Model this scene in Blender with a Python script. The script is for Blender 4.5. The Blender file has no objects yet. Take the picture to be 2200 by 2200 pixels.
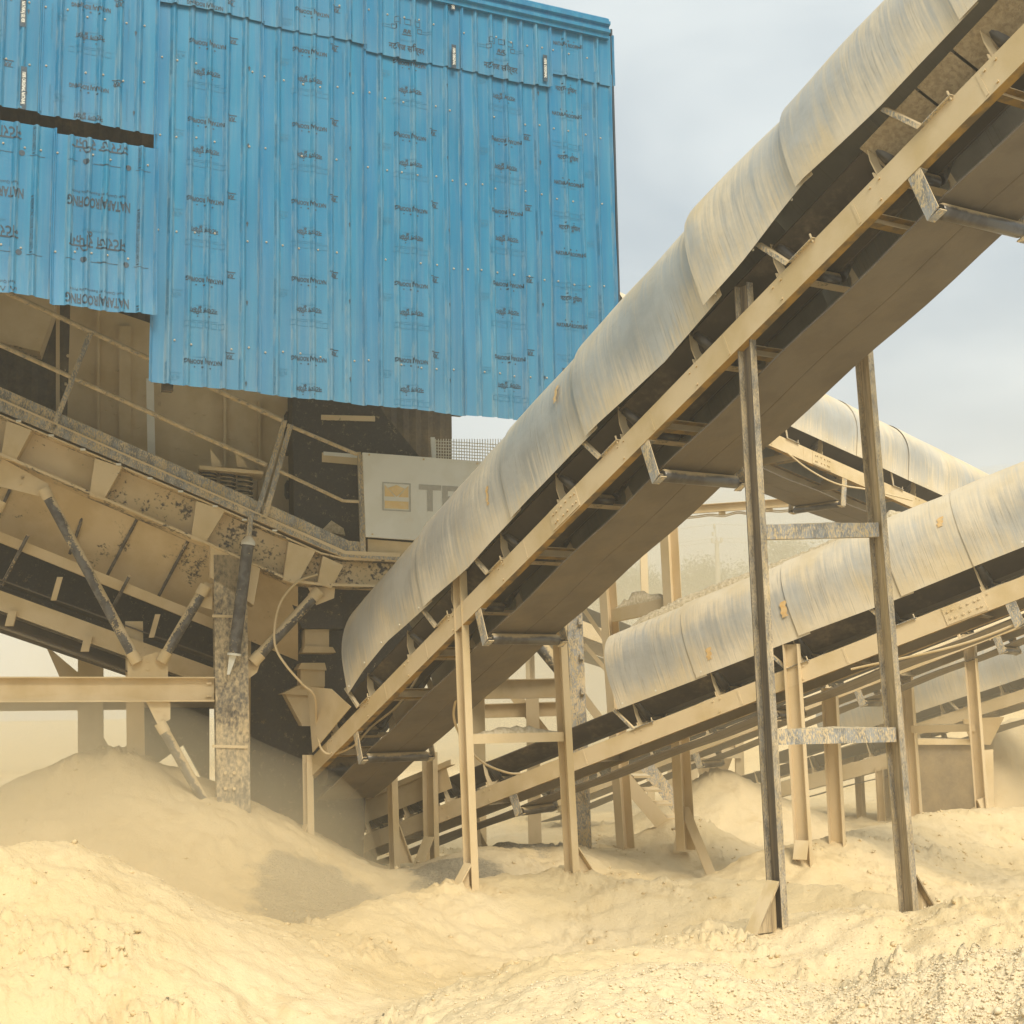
import bpy, bmesh, math, random
import numpy as np
from mathutils import Vector, Matrix
random.seed(7); rng = np.random.default_rng(7)
C = bpy.context.scene.collection
V = lambda *a: np.array(a, float)
UPZ = V(0, 0, 1)
# ------------------------------------------------------------------ camera model
F = 3000.; PITCH = math.atan(.143); ROLL = math.radians(1.0); EYE = V(0, 0, 1.7)
_fw = V(0, math.cos(PITCH), math.sin(PITCH)); _u0 = V(0, -math.sin(PITCH), math.cos(PITCH)); _r0 = V(1, 0, 0)
_r = _r0*math.cos(ROLL) - _u0*math.sin(ROLL); _u = _u0*math.cos(ROLL) + _r0*math.sin(ROLL)
def ray(x, y): return _fw + _r*(x-1100)/F - _u*(y-1100)/F
def U(x, y, D): return EYE + D*ray(x, y)               # a point seen at (x, y), D metres away
def UY(x, y, Y): v = ray(x, y); return EYE + v*(Y/v[1])
def PR(P):
    v = np.asarray(P)-EYE; D = v@_fw
    return 1100+F*(v@_r)/D, 1100-F*(v@_u)/D, D
def hit(x, y, P0, nrm): v = ray(x, y); return EYE + v*(((P0-EYE)@nrm)/(v@nrm))
def unit(v): return v/np.linalg.norm(v)

# ------------------------------------------------------------------ materials
def newmat(name):
    m = bpy.data.materials.new(name); m.use_nodes = True
    nt = m.node_tree; nt.nodes.clear()
    out = nt.nodes.new('ShaderNodeOutputMaterial'); b = nt.nodes.new('ShaderNodeBsdfPrincipled')
    nt.links.new(b.outputs[0], out.inputs[0])
    return m, nt, b
class NT:
    def __init__(s, nt): s.nt = nt
    def n(s, t, **kw):
        nd = s.nt.nodes.new(t)
        for k, v in kw.items():
            if k in nd.inputs.keys() if isinstance(k, str) else False: pass
            setattr(nd, k, v)
        return nd
    def l(s, a, b): s.nt.links.new(a, b)
    def setin(s, sock, v):
        if isinstance(v, bpy.types.NodeSocket): s.l(v, sock)
        else: sock.default_value = v
    def math(s, op, a, b=0., c=None, clamp=False):
        nd = s.n('ShaderNodeMath', operation=op, use_clamp=clamp); s.setin(nd.inputs[0], a); s.setin(nd.inputs[1], b)
        if c is not None: s.setin(nd.inputs[2], c)
        return nd.outputs[0]
    def mix(s, f, a, b):
        nd = s.n('ShaderNodeMix', data_type='RGBA'); s.setin(nd.inputs[0], f)
        s.setin(nd.inputs[6], a if isinstance(a, bpy.types.NodeSocket) else (*a, 1)); s.setin(nd.inputs[7], b if isinstance(b, bpy.types.NodeSocket) else (*b, 1))
        return nd.outputs[2]
    def noise(s, vec, scale, detail=4., rough=.55, dist=0.):
        nd = s.n('ShaderNodeTexNoise'); s.l(vec, nd.inputs['Vector']); nd.inputs['Scale'].default_value = scale
        nd.inputs['Detail'].default_value = detail; nd.inputs['Roughness'].default_value = rough; nd.inputs['Distortion'].default_value = dist
        return nd.outputs[0]
    def ramp(s, v, lo, hi):
        nd = s.n('ShaderNodeMapRange', interpolation_type='SMOOTHSTEP'); s.l(v, nd.inputs[0]); nd.inputs[1].default_value = lo; nd.inputs[2].default_value = hi
        return nd.outputs[0]
    def obj(s, sc=(1, 1, 1)):
        tc = s.n('ShaderNodeTexCoord'); mp = s.n('ShaderNodeMapping'); s.l(tc.outputs['Object'], mp.inputs[0]); mp.inputs['Scale'].default_value = sc
        return mp.outputs[0]
    def attr(s, name, sc=None):
        nd = s.n('ShaderNodeAttribute', attribute_name=name)
        if sc is None: return nd
        mp = s.n('ShaderNodeMapping'); s.l(nd.outputs['Vector'], mp.inputs[0]); mp.inputs['Scale'].default_value = sc
        return mp.outputs[0]
    def nz(s):
        g = s.n('ShaderNodeNewGeometry'); sp = s.n('ShaderNodeSeparateXYZ'); s.l(g.outputs['Normal'], sp.inputs[0]); return sp.outputs[2]
    def bump(s, b, h, strength, dist):
        nd = s.n('ShaderNodeBump'); nd.inputs['Strength'].default_value = strength; nd.inputs['Distance'].default_value = dist
        s.l(h, nd.inputs['Height']); s.l(nd.outputs[0], b.inputs['Normal'])

DUST = (.63, .495, .295); DUST2 = (.54, .405, .205)
def dusty(name, base, base2=None, amount=.5, scale=3., fleck=1., top=.9, under=0., rough=.75, metal=0., stretch=(1, 1, 1), dust=DUST, dust2=DUST2, sharp=.06, baserough=.55):
    """painted or bare steel under quarry dust: dust lies on top faces, clings in patches, bare metal shows where it has flaked"""
    m, nt, b = newmat(name); n = NT(nt); o = n.obj(stretch); base2 = base2 or base
    big = n.noise(o, scale, 6, .65); fine = n.noise(o, scale*14, 3, .6)
    mask = n.math('ADD', big, n.math('MULTIPLY', n.math('SUBTRACT', fine, .5), .55*fleck))
    mask = n.math('ADD', mask, amount-.5)
    nz = n.nz(); mask = n.math('ADD', mask, n.math('MULTIPLY', n.math('MAXIMUM', nz, 0.), top))
    if under: mask = n.math('SUBTRACT', mask, n.math('MULTIPLY', n.math('MAXIMUM', n.math('MULTIPLY', nz, -1.), 0.), under))
    mk = n.ramp(mask, .5-sharp, .5+sharp)
    bc = n.mix(n.ramp(n.noise(o, scale*2.7, 4), .4, .62), base, base2)
    dc = n.mix(n.ramp(n.noise(o, scale*.8, 5), .38, .66), dust, dust2)
    n.l(n.mix(mk, bc, dc), b.inputs['Base Color'])
    n.l(n.math('ADD', n.math('MULTIPLY', mk, rough+.15-baserough), baserough, clamp=True), b.inputs['Roughness'])
    if metal: n.l(n.math('MULTIPLY', n.math('SUBTRACT', 1., mk), metal), b.inputs['Metallic'])
    n.bump(b, n.math('ADD', mk, n.math('MULTIPLY', fine, .6)), .5, .004)
    return m
M = {}
M['stringer'] = dusty('dusty_yellow_steel', (.44, .26, .055), (.20, .14, .06), amount=.80, scale=2.4, fleck=.9, under=1.1, top=.8)
M['patch'] = dusty('dust_caked_beam_steel', (.075, .06, .042), (.05, .04, .03), amount=.64, scale=1.7, fleck=1.3, under=.1, sharp=.07, dust=(.66, .52, .31), dust2=(.57, .43, .225))
M['column'] = dusty('dust_streaked_column_steel', (.12, .11, .09), (.06, .05, .04), amount=.52, scale=2.2, fleck=1.5, sharp=.24, stretch=(1, 1, .6), dust=(.64, .51, .31), dust2=(.56, .43, .24))
M['tan'] = dusty('dust_caked_steel', (.10, .085, .06), (.05, .04, .03), amount=.76, scale=2.6, fleck=.8, under=.12, dust=(.66, .52, .31), dust2=(.57, .43, .225))
M['flake'] = dusty('flaking_grey_steel', (.31, .305, .28), (.19, .185, .165), amount=.48, scale=6., fleck=2.4, top=1.0, sharp=.16, stretch=(1, 1, .45), baserough=.5)
M['leg'] = dusty('rust_brown_steel', (.066, .052, .036), (.09, .074, .055), amount=.40, scale=3., fleck=1.3, top=1.0, stretch=(8, 8, .14), sharp=.28, baserough=.6, dust=(.36, .27, .15), dust2=(.28, .2, .11))
M['leggrey'] = dusty('speckled_grey_leg_steel', (.20, .195, .175), (.10, .095, .08), amount=.48, scale=9., fleck=1.8, top=1., sharp=.3, stretch=(1.5, 1.5, .5), baserough=.5)
M['legdust'] = dusty('dust_streaked_leg_steel', (.12, .085, .05), (.16, .12, .075), amount=.52, scale=2.5, fleck=1.2, top=1., sharp=.32, stretch=(5, 5, .16), baserough=.6)
M['legpale'] = dusty('dust_coated_steel', (.16, .13, .09), (.1, .08, .06), amount=.88, scale=2., fleck=.9, stretch=(1, 1, .6))
M['tube'] = dusty('dark_pipe_steel', (.07, .06, .048), (.13, .12, .105), amount=.34, scale=4., fleck=1.2, top=.75, sharp=.06, baserough=.5)
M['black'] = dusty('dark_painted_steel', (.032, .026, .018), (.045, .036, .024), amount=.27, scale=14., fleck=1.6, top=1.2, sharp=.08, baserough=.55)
M['rail'] = dusty('dark_handrail_steel', (.30, .285, .25), (.12, .11, .095), amount=.60, scale=14., fleck=1.6, top=.5, sharp=.06)
M['belt'] = dusty('dusty_rubber', (.115, .09, .058), (.095, .072, .045), amount=.36, scale=1.3, fleck=.35, top=.6, sharp=.25, dust=(.21, .165, .10), dust2=(.17, .13, .075))
M['beltshade'] = dusty('gap_shaded_rubber', (.045, .034, .022), (.06, .045, .03), amount=.3, scale=1.3, fleck=.5, top=.8, sharp=.2, dust=(.34, .26, .14), dust2=(.28, .2, .11))  # belt copy darkened to paint in the shade under the covers
M['inside'] = dusty('shade_darkened_inside_steel', (.035, .028, .018), (.05, .04, .025), amount=.42, scale=2., fleck=.6, top=.5, sharp=.3, dust=(.2, .15, .08), dust2=(.15, .11, .06))  # shade inside the shed is put into this dark colour
M['bin'] = dusty('dirty_brown_plate', (.16, .115, .06), (.12, .085, .045), amount=.5, scale=1.6, fleck=.6, sharp=.3, dust=(.34, .25, .13), dust2=(.28, .2, .1))
M['roller'] = dusty('worn_roller_steel', (.11, .10, .085), (.07, .06, .05), amount=.16, scale=3., fleck=.6, top=.75, sharp=.25, metal=.5, baserough=.3, dust=(.42, .31, .16))
M['plate'] = dusty('white_painted_panel', (.74, .72, .62), (.70, .675, .565), amount=.22, scale=1.2, fleck=.5, top=.6, sharp=.3)
M['ink'] = dusty('faded_black_ink', (.012, .03, .045), (.02, .05, .075), amount=.14, scale=6, fleck=1.6, top=0, dust=(.05, .2, .3), dust2=(.05, .18, .28), sharp=.2)
M['inkpale'] = dusty('faded_thin_ink', (.02, .15, .25), amount=.2, scale=6, fleck=1.6, top=0, dust=(.03, .24, .38), dust2=(.03, .22, .36), sharp=.2)
M['orange'] = dusty('orange_paint', (.62, .38, .13), (.66, .45, .2), amount=.35, scale=9., fleck=1.5, top=0, sharp=.2)
M['logo'] = dusty('pale_orange_paint', (.74, .52, .22), (.74, .56, .28), amount=.2, scale=4., top=0)
M['grey'] = dusty('grey_letter_paint', (.40, .375, .31), (.44, .415, .34), amount=.25, scale=8., fleck=1.5, top=0)
M['cable'] = dusty('dusty_cable', (.12, .10, .07), amount=.85, scale=3)
M['concrete'] = dusty('pale_concrete', (.42, .38, .30), (.36, .32, .25), amount=.3, scale=1.)
M['lap'] = dusty('blue_grey_steel', (.02, .03, .04), amount=.2, scale=3)

def mat_hood():
    m, nt, b = newmat('galvanised_sheet_under_dust'); n = NT(nt)
    o = n.obj(); a = n.attr('ca', (1, 1, 1)); st = n.attr('ca', (26, 1.1, 1)); st2 = n.attr('ca', (70, 2.2, 1))
    streak = n.noise(st, 1., 4, .6, .3); streak2 = n.noise(st2, 1., 3, .6); blot = n.noise(o, 1.1, 5, .6)
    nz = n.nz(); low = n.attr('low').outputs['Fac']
    # dust on crown and skirt; bare grey shoulder paints in a shadowy reflection band
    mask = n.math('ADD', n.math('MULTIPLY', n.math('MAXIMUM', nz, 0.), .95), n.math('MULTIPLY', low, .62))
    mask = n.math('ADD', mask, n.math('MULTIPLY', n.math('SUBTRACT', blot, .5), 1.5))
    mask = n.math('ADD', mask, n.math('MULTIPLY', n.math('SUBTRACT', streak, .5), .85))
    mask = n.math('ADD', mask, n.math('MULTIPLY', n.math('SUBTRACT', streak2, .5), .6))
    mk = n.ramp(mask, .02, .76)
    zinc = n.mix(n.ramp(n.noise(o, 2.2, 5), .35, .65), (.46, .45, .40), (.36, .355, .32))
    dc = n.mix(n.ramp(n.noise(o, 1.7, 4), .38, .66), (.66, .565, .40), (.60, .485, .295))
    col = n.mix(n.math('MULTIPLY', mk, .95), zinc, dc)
    dark = n.math('MULTIPLY', n.ramp(n.noise(n.attr('ca', (75, 1.6, 1)), 1., 4, .7), .56, .66), n.ramp(n.noise(o, .9, 3), .40, .58))
    col = n.mix(n.math('MULTIPLY', dark, .55), col, (.24, .20, .14))
    n.l(col, b.inputs['Base Color'])
    n.l(n.math('ADD', n.math('MULTIPLY', mk, .3), .48), b.inputs['Roughness'])
    n.l(n.math('MULTIPLY', n.math('SUBTRACT', 1., mk), .3), b.inputs['Metallic'])
    n.bump(b, n.math('ADD', n.noise(o, 2.6, 4), n.math('MULTIPLY', streak2, .05)), .35, .04)
    return m
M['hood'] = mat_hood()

def mat_blue():
    m, nt, b = newmat('blue_coated_roof_sheet'); n = NT(nt)
    o = n.obj(); sv = n.obj((9, 9, .35)); sv2 = n.obj((30, 30, 1.2))
    rib = n.attr('rib').outputs['Fac']; low = n.attr('low').outputs['Fac']; tint = n.attr('tint').outputs['Fac']
    base = n.mix(n.ramp(n.noise(sv, 1., 5, .6), .33, .68), (.003, .138, .268), (.009, .176, .305))
    base = n.mix(n.math('MULTIPLY', tint, .8), base, (.001, .155, .31))
    d = n.math('MULTIPLY', n.ramp(n.noise(sv2, 1., 4, .65), .45, .75), .12)
    d = n.math('ADD', d, n.math('MULTIPLY', rib, n.math('MULTIPLY', n.ramp(n.noise(n.obj((12, 12, 3)), 1., 5, .7), .40, .66), .34)))
    d = n.math('ADD', d, n.math('MULTIPLY', low, .17))
    d = n.math('MINIMUM', n.math('ADD', d, n.math('MULTIPLY', n.ramp(n.noise(o, 1.1, 4), .5, .75), .06)), .85)
    n.l(n.mix(d, base, (.30, .34, .31)), b.inputs['Base Color'])
    b.inputs['Roughness'].default_value = .5; b.inputs['Specular IOR Level'].default_value = .35
    n.bump(b, n.noise(n.obj((1.5, 1.5, .8)), 2., 3), .3, .02)
    return m
M['blue'] = mat_blue()

def mat_sand():
    m, nt, b = newmat('quarry_dust'); n = NT(nt); o = n.obj()
    agg = n.attr('agg').outputs['Fac']; crs = n.attr('coarse').outputs['Fac']
    big = n.noise(o, .35, 6, .6); mid = n.noise(o, 3.2, 6, .65); fine = n.noise(o, 45., 3, .6); vor = n.n('ShaderNodeTexVoronoi'); n.l(o, vor.inputs['Vector']); vor.inputs['Scale'].default_value = 42.
    sc = n.mix(n.ramp(big, .35, .65), (.665, .53, .32), (.62, .475, .255))
    sc = n.mix(n.math('MULTIPLY', n.ramp(mid, .52, .72), .5), sc, (.48, .345, .17))
    sc = n.mix(n.math('MULTIPLY', crs, .75), sc, n.mix(n.ramp(n.noise(o, 30, 2), .35, .65), (.675, .56, .375), (.62, .50, .31)))
    ag = n.mix(n.ramp(fine, .4, .6), (.30, .25, .17), (.42, .35, .235))
    am = n.ramp(n.math('ADD', agg, n.math('MULTIPLY', n.math('SUBTRACT', n.noise(o, 2.5, 6, .7), .5), 1.0)), .42, .62)
    col = n.mix(n.math('MULTIPLY', am, .9), sc, ag)
    n.l(col, b.inputs['Base Color']); b.inputs['Roughness'].default_value = .95; b.inputs['Specular IOR Level'].default_value = .1
    h = n.math('ADD', n.math('MULTIPLY', mid, .8), n.math('ADD', n.math('MULTIPLY', fine, .3), n.math('MULTIPLY', n.noise(o, 14., 4, .7), .6)))
    h = n.math('SUBTRACT', h, n.math('MULTIPLY', n.math('MULTIPLY', vor.outputs['Distance'], n.math('MAXIMUM', n.math('MULTIPLY', crs, .6), am)), .7))
    n.bump(b, h, .8, .03)
    return m
M['sand'] = mat_sand()
def simple(name, c1, c2, scale, rough=.9, bump=0):
    m, nt, b = newmat(name); n = NT(nt); o = n.obj(); nz = n.noise(o, scale, 5, .65)
    n.l(n.mix(n.ramp(nz, .38, .64), c1, c2), b.inputs['Base Color']); b.inputs['Roughness'].default_value = rough
    if bump: n.bump(b, nz, .8, bump)
    return m
M['gravel'] = simple('pale_gravel', (.69, .575, .385), (.63, .51, .32), 9.)
M['heap'] = simple('dust_heap', (.62, .51, .33), (.46, .365, .21), 28., bump=.03)
M['leaf'] = simple('dusty_leaves', (.11, .13, .06), (.16, .16, .085), .8)
M['bark'] = simple('bark', (.14, .10, .07), (.2, .15, .1), 2.)
M['liner'] = simple('gravel_on_liner', (.43, .335, .2), (.31, .235, .135), 30., bump=.02)

# ------------------------------------------------------------------ mesh builder
class MB:
    def __init__(s): s.v = []; s.f = []; s.mi = []; s.sm = []; s.at = {}
    def add(s, vs, fs, mi=0, smooth=False):
        k = len(s.v); s.v += [tuple(map(float, p)) for p in vs]
        for f in fs: s.f.append(tuple(i+k for i in f)); s.mi.append(mi); s.sm.append(smooth)
        return k
    def box(s, A, ex, ey, ez, mi=0):          # corner A and three edge vectors
        P = [A+ex*i+ey*j+ez*k for k in (0, 1) for j in (0, 1) for i in (0, 1)]
        fs = [(0, 2, 3, 1), (4, 5, 7, 6), (0, 1, 5, 4), (2, 6, 7, 3), (0, 4, 6, 2), (1, 3, 7, 5)]
        if np.dot(np.cross(ex, ey), ez) < 0: fs = [tuple(reversed(f)) for f in fs]
        s.add(P, fs, mi)
    def cbox(s, c, ex, ey, ez, mi=0): s.box(c-(ex+ey+ez)/2, ex, ey, ez, mi)
    def sweep(s, prof, A, B, ud, vd, mi=0, smooth=False):
        n = len(prof); A = np.asarray(A); B = np.asarray(B)
        P = [A+ud*u+vd*v for u, v in prof]+[B+ud*u+vd*v for u, v in prof]
        fs = [(i, (i+1) % n, n+(i+1) % n, n+i) for i in range(n)]
        if np.dot(np.cross(ud, vd), B-A) < 0: fs = [tuple(reversed(f)) for f in fs]; caps = [tuple(range(n)), tuple(range(2*n-1, n-1, -1))]
        else: caps = [tuple(range(n-1, -1, -1)), tuple(range(n, 2*n))]
        s.add(P, fs, mi, smooth); s.add(P, caps, mi, False)
    def tube(s, pts, r, seg=12, mi=0, cap=True):
        pts = [np.asarray(p, float) for p in pts]; n = len(pts); k0 = None; vs = []
        t0 = unit(pts[1]-pts[0]); a = unit(np.cross(t0, UPZ if abs(t0[2]) < .9 else V(1, 0, 0)))
        rs = r if hasattr(r, '__len__') else [r]*n
        for i, p in enumerate(pts):
            t = unit(pts[min(i+1, n-1)]-pts[max(i-1, 0)]); a = unit(a-t*(a@t)); b = np.cross(t, a)
            vs += [p+rs[i]*(a*math.cos(q)+b*math.sin(q)) for q in [2*math.pi*j/seg for j in range(seg)]]
        fs = [(i*seg+j, i*seg+(j+1) % seg, (i+1)*seg+(j+1) % seg, (i+1)*seg+j) for i in range(n-1) for j in range(seg)]
        s.add(vs, fs, mi, True)
        if cap: s.add(vs[:seg], [tuple(range(seg-1, -1, -1))], mi); s.add(vs[-seg:], [tuple(range(seg))], mi)
    def bolt(s, p, nrm, r=.014, h=.012, mi=0):
        s.tube([p, p+nrm*h], r, 6, mi)
    def plate(s, pts, nrm, th, mi=0):          # polygon plate of a given thickness
        n = len(pts); P = [np.asarray(p) for p in pts]+[np.asarray(p)+nrm*th for p in pts]
        fs = [tuple(range(n-1, -1, -1)), tuple(range(n, 2*n))]+[(i, (i+1) % n, n+(i+1) % n, n+i) for i in range(n)]
        c = np.cross(pts[1]-pts[0], pts[2]-pts[1])
        if np.dot(c, nrm) < 0: fs = [tuple(reversed(f)) for f in fs]
        s.add(P, fs, mi)
    def build(s, name, mat, parent=None, origin=None, attrs=None, solid=0, bevel=0):
        o0 = origin if origin is not None else (np.array(root_of(parent)['_o']) if parent is not None else V(0, 0, 0))
        me = bpy.data.meshes.new(name)
        me.from_pydata([tuple(np.array(p)-o0) for p in s.v], [], s.f)
        for mm in (mat if isinstance(mat, (list, tuple)) else [mat]): me.materials.append(mm)
        me.polygons.foreach_set('material_index', s.mi); me.polygons.foreach_set('use_smooth', s.sm)
        for k, (typ, data) in (attrs or {}).items():
            at = me.attributes.new(k, typ, 'POINT'); at.data.foreach_set('vector' if typ == 'FLOAT_VECTOR' else 'value', np.asarray(data, dtype=np.float32).ravel())
        me.update()
        o = bpy.data.objects.new(name, me); C.objects.link(o)
        if parent is not None: o.parent = parent
        else: o.location = tuple(o0)
        if solid:
            md = o.modifiers.new('thickness', 'SOLIDIFY'); md.thickness = solid; md.offset = 0
            if any(s.sm): o.modifiers.new('normals', 'WEIGHTED_NORMAL').weight = 100
        if bevel:
            md = o.modifiers.new('edge', 'BEVEL'); md.width = bevel; md.segments = 1; md.limit_method = 'ANGLE'
        return o
def root_of(o):
    while o.parent is not None: o = o.parent
    return o
def thing(name, label, cat, loc, group=None, kind=None):
    o = bpy.data.objects.new(name, None); C.objects.link(o); o.location = tuple(loc); o['_o'] = [float(x) for x in loc]
    o.empty_display_size = .3
    tag(o, label, cat, group, kind); return o
def tag(o, label=None, cat=None, group=None, kind=None):
    if label: o['label'] = label
    if cat: o['category'] = cat
    if group: o['group'] = group
    if kind: o['kind'] = kind
    return o
def copy_tree(o, parent, off):
    c = o.copy(); C.objects.link(c); c.parent = parent; c.location = tuple(np.array(o.location)+off)
    for ch in list(o.children):
        d = ch.copy(); C.objects.link(d); d.parent = c; d.location = ch.location
    return c
def Cprof(H, Fl, t=.009): return [(0, -H/2), (Fl, -H/2), (Fl, -H/2+t), (t, -H/2+t), (t, H/2-t), (Fl, H/2-t), (Fl, H/2), (0, H/2)]
def Iprof(H, Fl, t=.012, tw=.009):
    f, h, w = Fl/2, H/2, tw/2
    return [(-f, -h), (f, -h), (f, -h+t), (w, -h+t), (w, h-t), (f, h-t), (f, h), (-f, h), (-f, h-t), (-w, h-t), (-w, -h+t), (-f, -h+t)]
def Bprof(W, H): return [(-W/2, -H/2), (W/2, -H/2), (W/2, H/2), (-W/2, H/2)]
def Lprof(a, t=.007): return [(0, 0), (a, 0), (a, t), (t, t), (t, a), (0, a)]

# ------------------------------------------------------------------ terrain
def vnoise(x, y, seed):
    r = np.random.default_rng(seed); T = r.random((256, 256))
    xi = np.floor(x).astype(int); yi = np.floor(y).astype(int); fx = x-xi; fy = y-yi
    fx = fx*fx*(3-2*fx); fy = fy*fy*(3-2*fy)
    g = lambda a, b: T[a % 256, b % 256]
    return (g(xi, yi)*(1-fx)+g(xi+1, yi)*fx)*(1-fy)+(g(xi, yi+1)*(1-fx)+g(xi+1, yi+1)*fx)*fy-.5
def fbm(x, y, sc, octv, seed, gain=.5):
    s = 0; a = 1
    for i in range(octv): s = s+a*vnoise(x*sc+17.3*i, y*sc+9.1*i, seed+i); a *= gain; sc *= 2.03
    return s
RIDGES = [  # crest as seen (x, y, distance), slope, rounding
    ([(1040, 2260, 5.2), (1230, 2150, 5.7), (1330, 2105, 6.0), (1420, 2078, 6.3), (1560, 2112, 6.3), (1700, 2126, 6.3), (1900, 2112, 6.2), (2060, 2085, 6.1), (2200, 2070, 6.0), (2500, 2020, 5.8)], .42, .45),
    ([(1000, 2290, 7.0), (1130, 2120, 8.0), (1230, 2065, 8.6), (1420, 2035, 9.0), (1560, 2005, 9.4), (1660, 1985, 9.6), (1820, 1962, 9.4), (1960, 1985, 9.4), (2060, 1962, 9.3), (2130, 1932, 9.2), (2200, 1935, 9.2), (2500, 1880, 9)], .4, .35),
    ([(380, 2140, 9.6), (480, 2060, 10.0), (540, 1998, 10.4), (600, 1995, 10.6), (690, 2030, 10.9), (770, 1980, 11.4), (870, 1930, 12.4), (960, 1898, 12.8), (1010, 1915, 12.9), (1110, 1882, 13.2), (1180, 1876, 13.4), (1300, 1888, 13.3), (1400, 1900, 13.0), (1540, 1885, 12.8), (1760, 1905, 12.4), (2000, 1950, 11.6)], .5, .25),
    ([(-300, 1815, 9.2), (0, 1822, 9.4), (130, 1820, 9.6), (200, 1880, 9.9), (330, 1905, 10.2), (430, 1965, 10.3), (520, 2040, 10.4)], .55, .35),
    ([(-300, 1770, 15), (-60, 1740, 15.2), (60, 1690, 15.6), (150, 1640, 15.8), (240, 1605, 16.0), (300, 1640, 15.8), (400, 1700, 15.4), (480, 1775, 15.3), (540, 1855, 15.0), (590, 1940, 14.4)], .58, .4),
    ([(1480, 1700, 23), (1560, 1660, 23.0), (1650, 1700, 23.)], .62, .3),
    ([(1650, 1870, 14.8), (1730, 1835, 15.6), (1790, 1815, 16.), (1850, 1795, 17), (1900, 1770, 18), (2050, 1745, 19), (2300, 1720, 20)], .45, .3),
    ([(2125, 1562, 25), (2160, 1545, 25.5), (2400, 1500, 26), (2700, 1480, 27)], 1.3, .15),
    ([(1650, 1475, 46), (1800, 1425, 48), (1950, 1370, 49), (2080, 1325, 50), (2300, 1260, 52), (2800, 1200, 55)], .6, 1.),
    ([(1230, 1850, 17.5), (1330, 1800, 19.5), (1420, 1810, 20), (1500, 1835, 19)], .4, .4),
    ([(1665, 1984, 10.05), (1683, 1984, 10.05)], .55, .12),
    ([(1948, 1967, 10.60), (1966, 1967, 10.60)], .55, .12),
    ([(1007, 1906, 13.30), (1025, 1906, 13.30)], .55, .12),
    ([(1225, 1870, 14.00), (1243, 1870, 14.00)], .55, .12),
    ([(659, 1836, 16.00), (677, 1836, 16.00)], .55, .12),
    ([(1719, 1828, 15.25), (1737, 1828, 15.25)], .55, .12),
    ([(1791, 1818, 16.00), (1809, 1818, 16.00)], .55, .12),
    ([(494, 1785, 15.60), (512, 1785, 15.60)], .55, .12),
    ([(1463, 1756, 18.80), (1481, 1756, 18.80)], .55, .12),
    ([(780, 1905, 15.), (830, 1880, 15.2), (930, 1865, 15.4), (1010, 1830, 16.5), (1100, 1815, 17.5), (1200, 1820, 17.5)], .45, .3),
]
RW = [(np.array([U(*p) for p in r[0]]), r[1], r[2]) for r in RIDGES]
def height(X, Y):
    X = np.asarray(X, float); Y = np.asarray(Y, float)
    H = -.34+0*X+.25*np.exp(-((Y-3)/4.)**2)
    wx = .16*fbm(X, Y, .8, 3, 50); wy = .16*fbm(X, Y, .8, 3, 60)
    acc = np.exp(H*9)
    for P, k, rr in RW:
        best = np.full(X.shape, -50.)
        for a, b in zip(P[:-1], P[1:]):
            ab = b[:2]-a[:2]; L2 = ab@ab
            t = np.clip(((X+wx-a[0])*ab[0]+(Y+wy-a[1])*ab[1])/L2, 0, 1)
            d2 = (X+wx-a[0]-t*ab[0])**2+(Y+wy-a[1]-t*ab[1])**2
            best = np.maximum(best, a[2]+t*(b[2]-a[2])-(np.sqrt(d2*k*k+(rr*k)**2)-rr*k))
        acc = acc+np.exp(np.clip(best, -5, 8)*9)
    H = np.log(acc)/9
    return H
AGG = [(U(690, 1950, 13.8), 1.0), (U(1080, 1770, 18.5), 1.5), (U(1000, 1860, 15.2), .8)]
def agg_mask(X, Y):
    a = 0*X
    for p, r in AGG: a = np.maximum(a, np.clip(1.25-np.hypot(X-p[0], (Y-p[1])*.8)/r, 0, 1))
    return a
def coarse_mask(X, Y):
    c = np.clip((X+.6)/1.6, 0, 1)*np.clip((10.2-Y)/2.2, 0, 1)
    c = c*np.clip(.55+1.7*fbm(X, Y, .55, 4, 31)+.5*np.clip((7-Y)/1.5, 0, 1), 0, 1)
    return np.clip(c*(.35+.65*np.clip((7.2-Y)/1.2, 0, 1)*np.clip((X-.2)/1.2, 0, 1)), 0, 1)
def ground_at(x, y): return float(height(np.array([x]), np.array([y]))[0])
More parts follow.
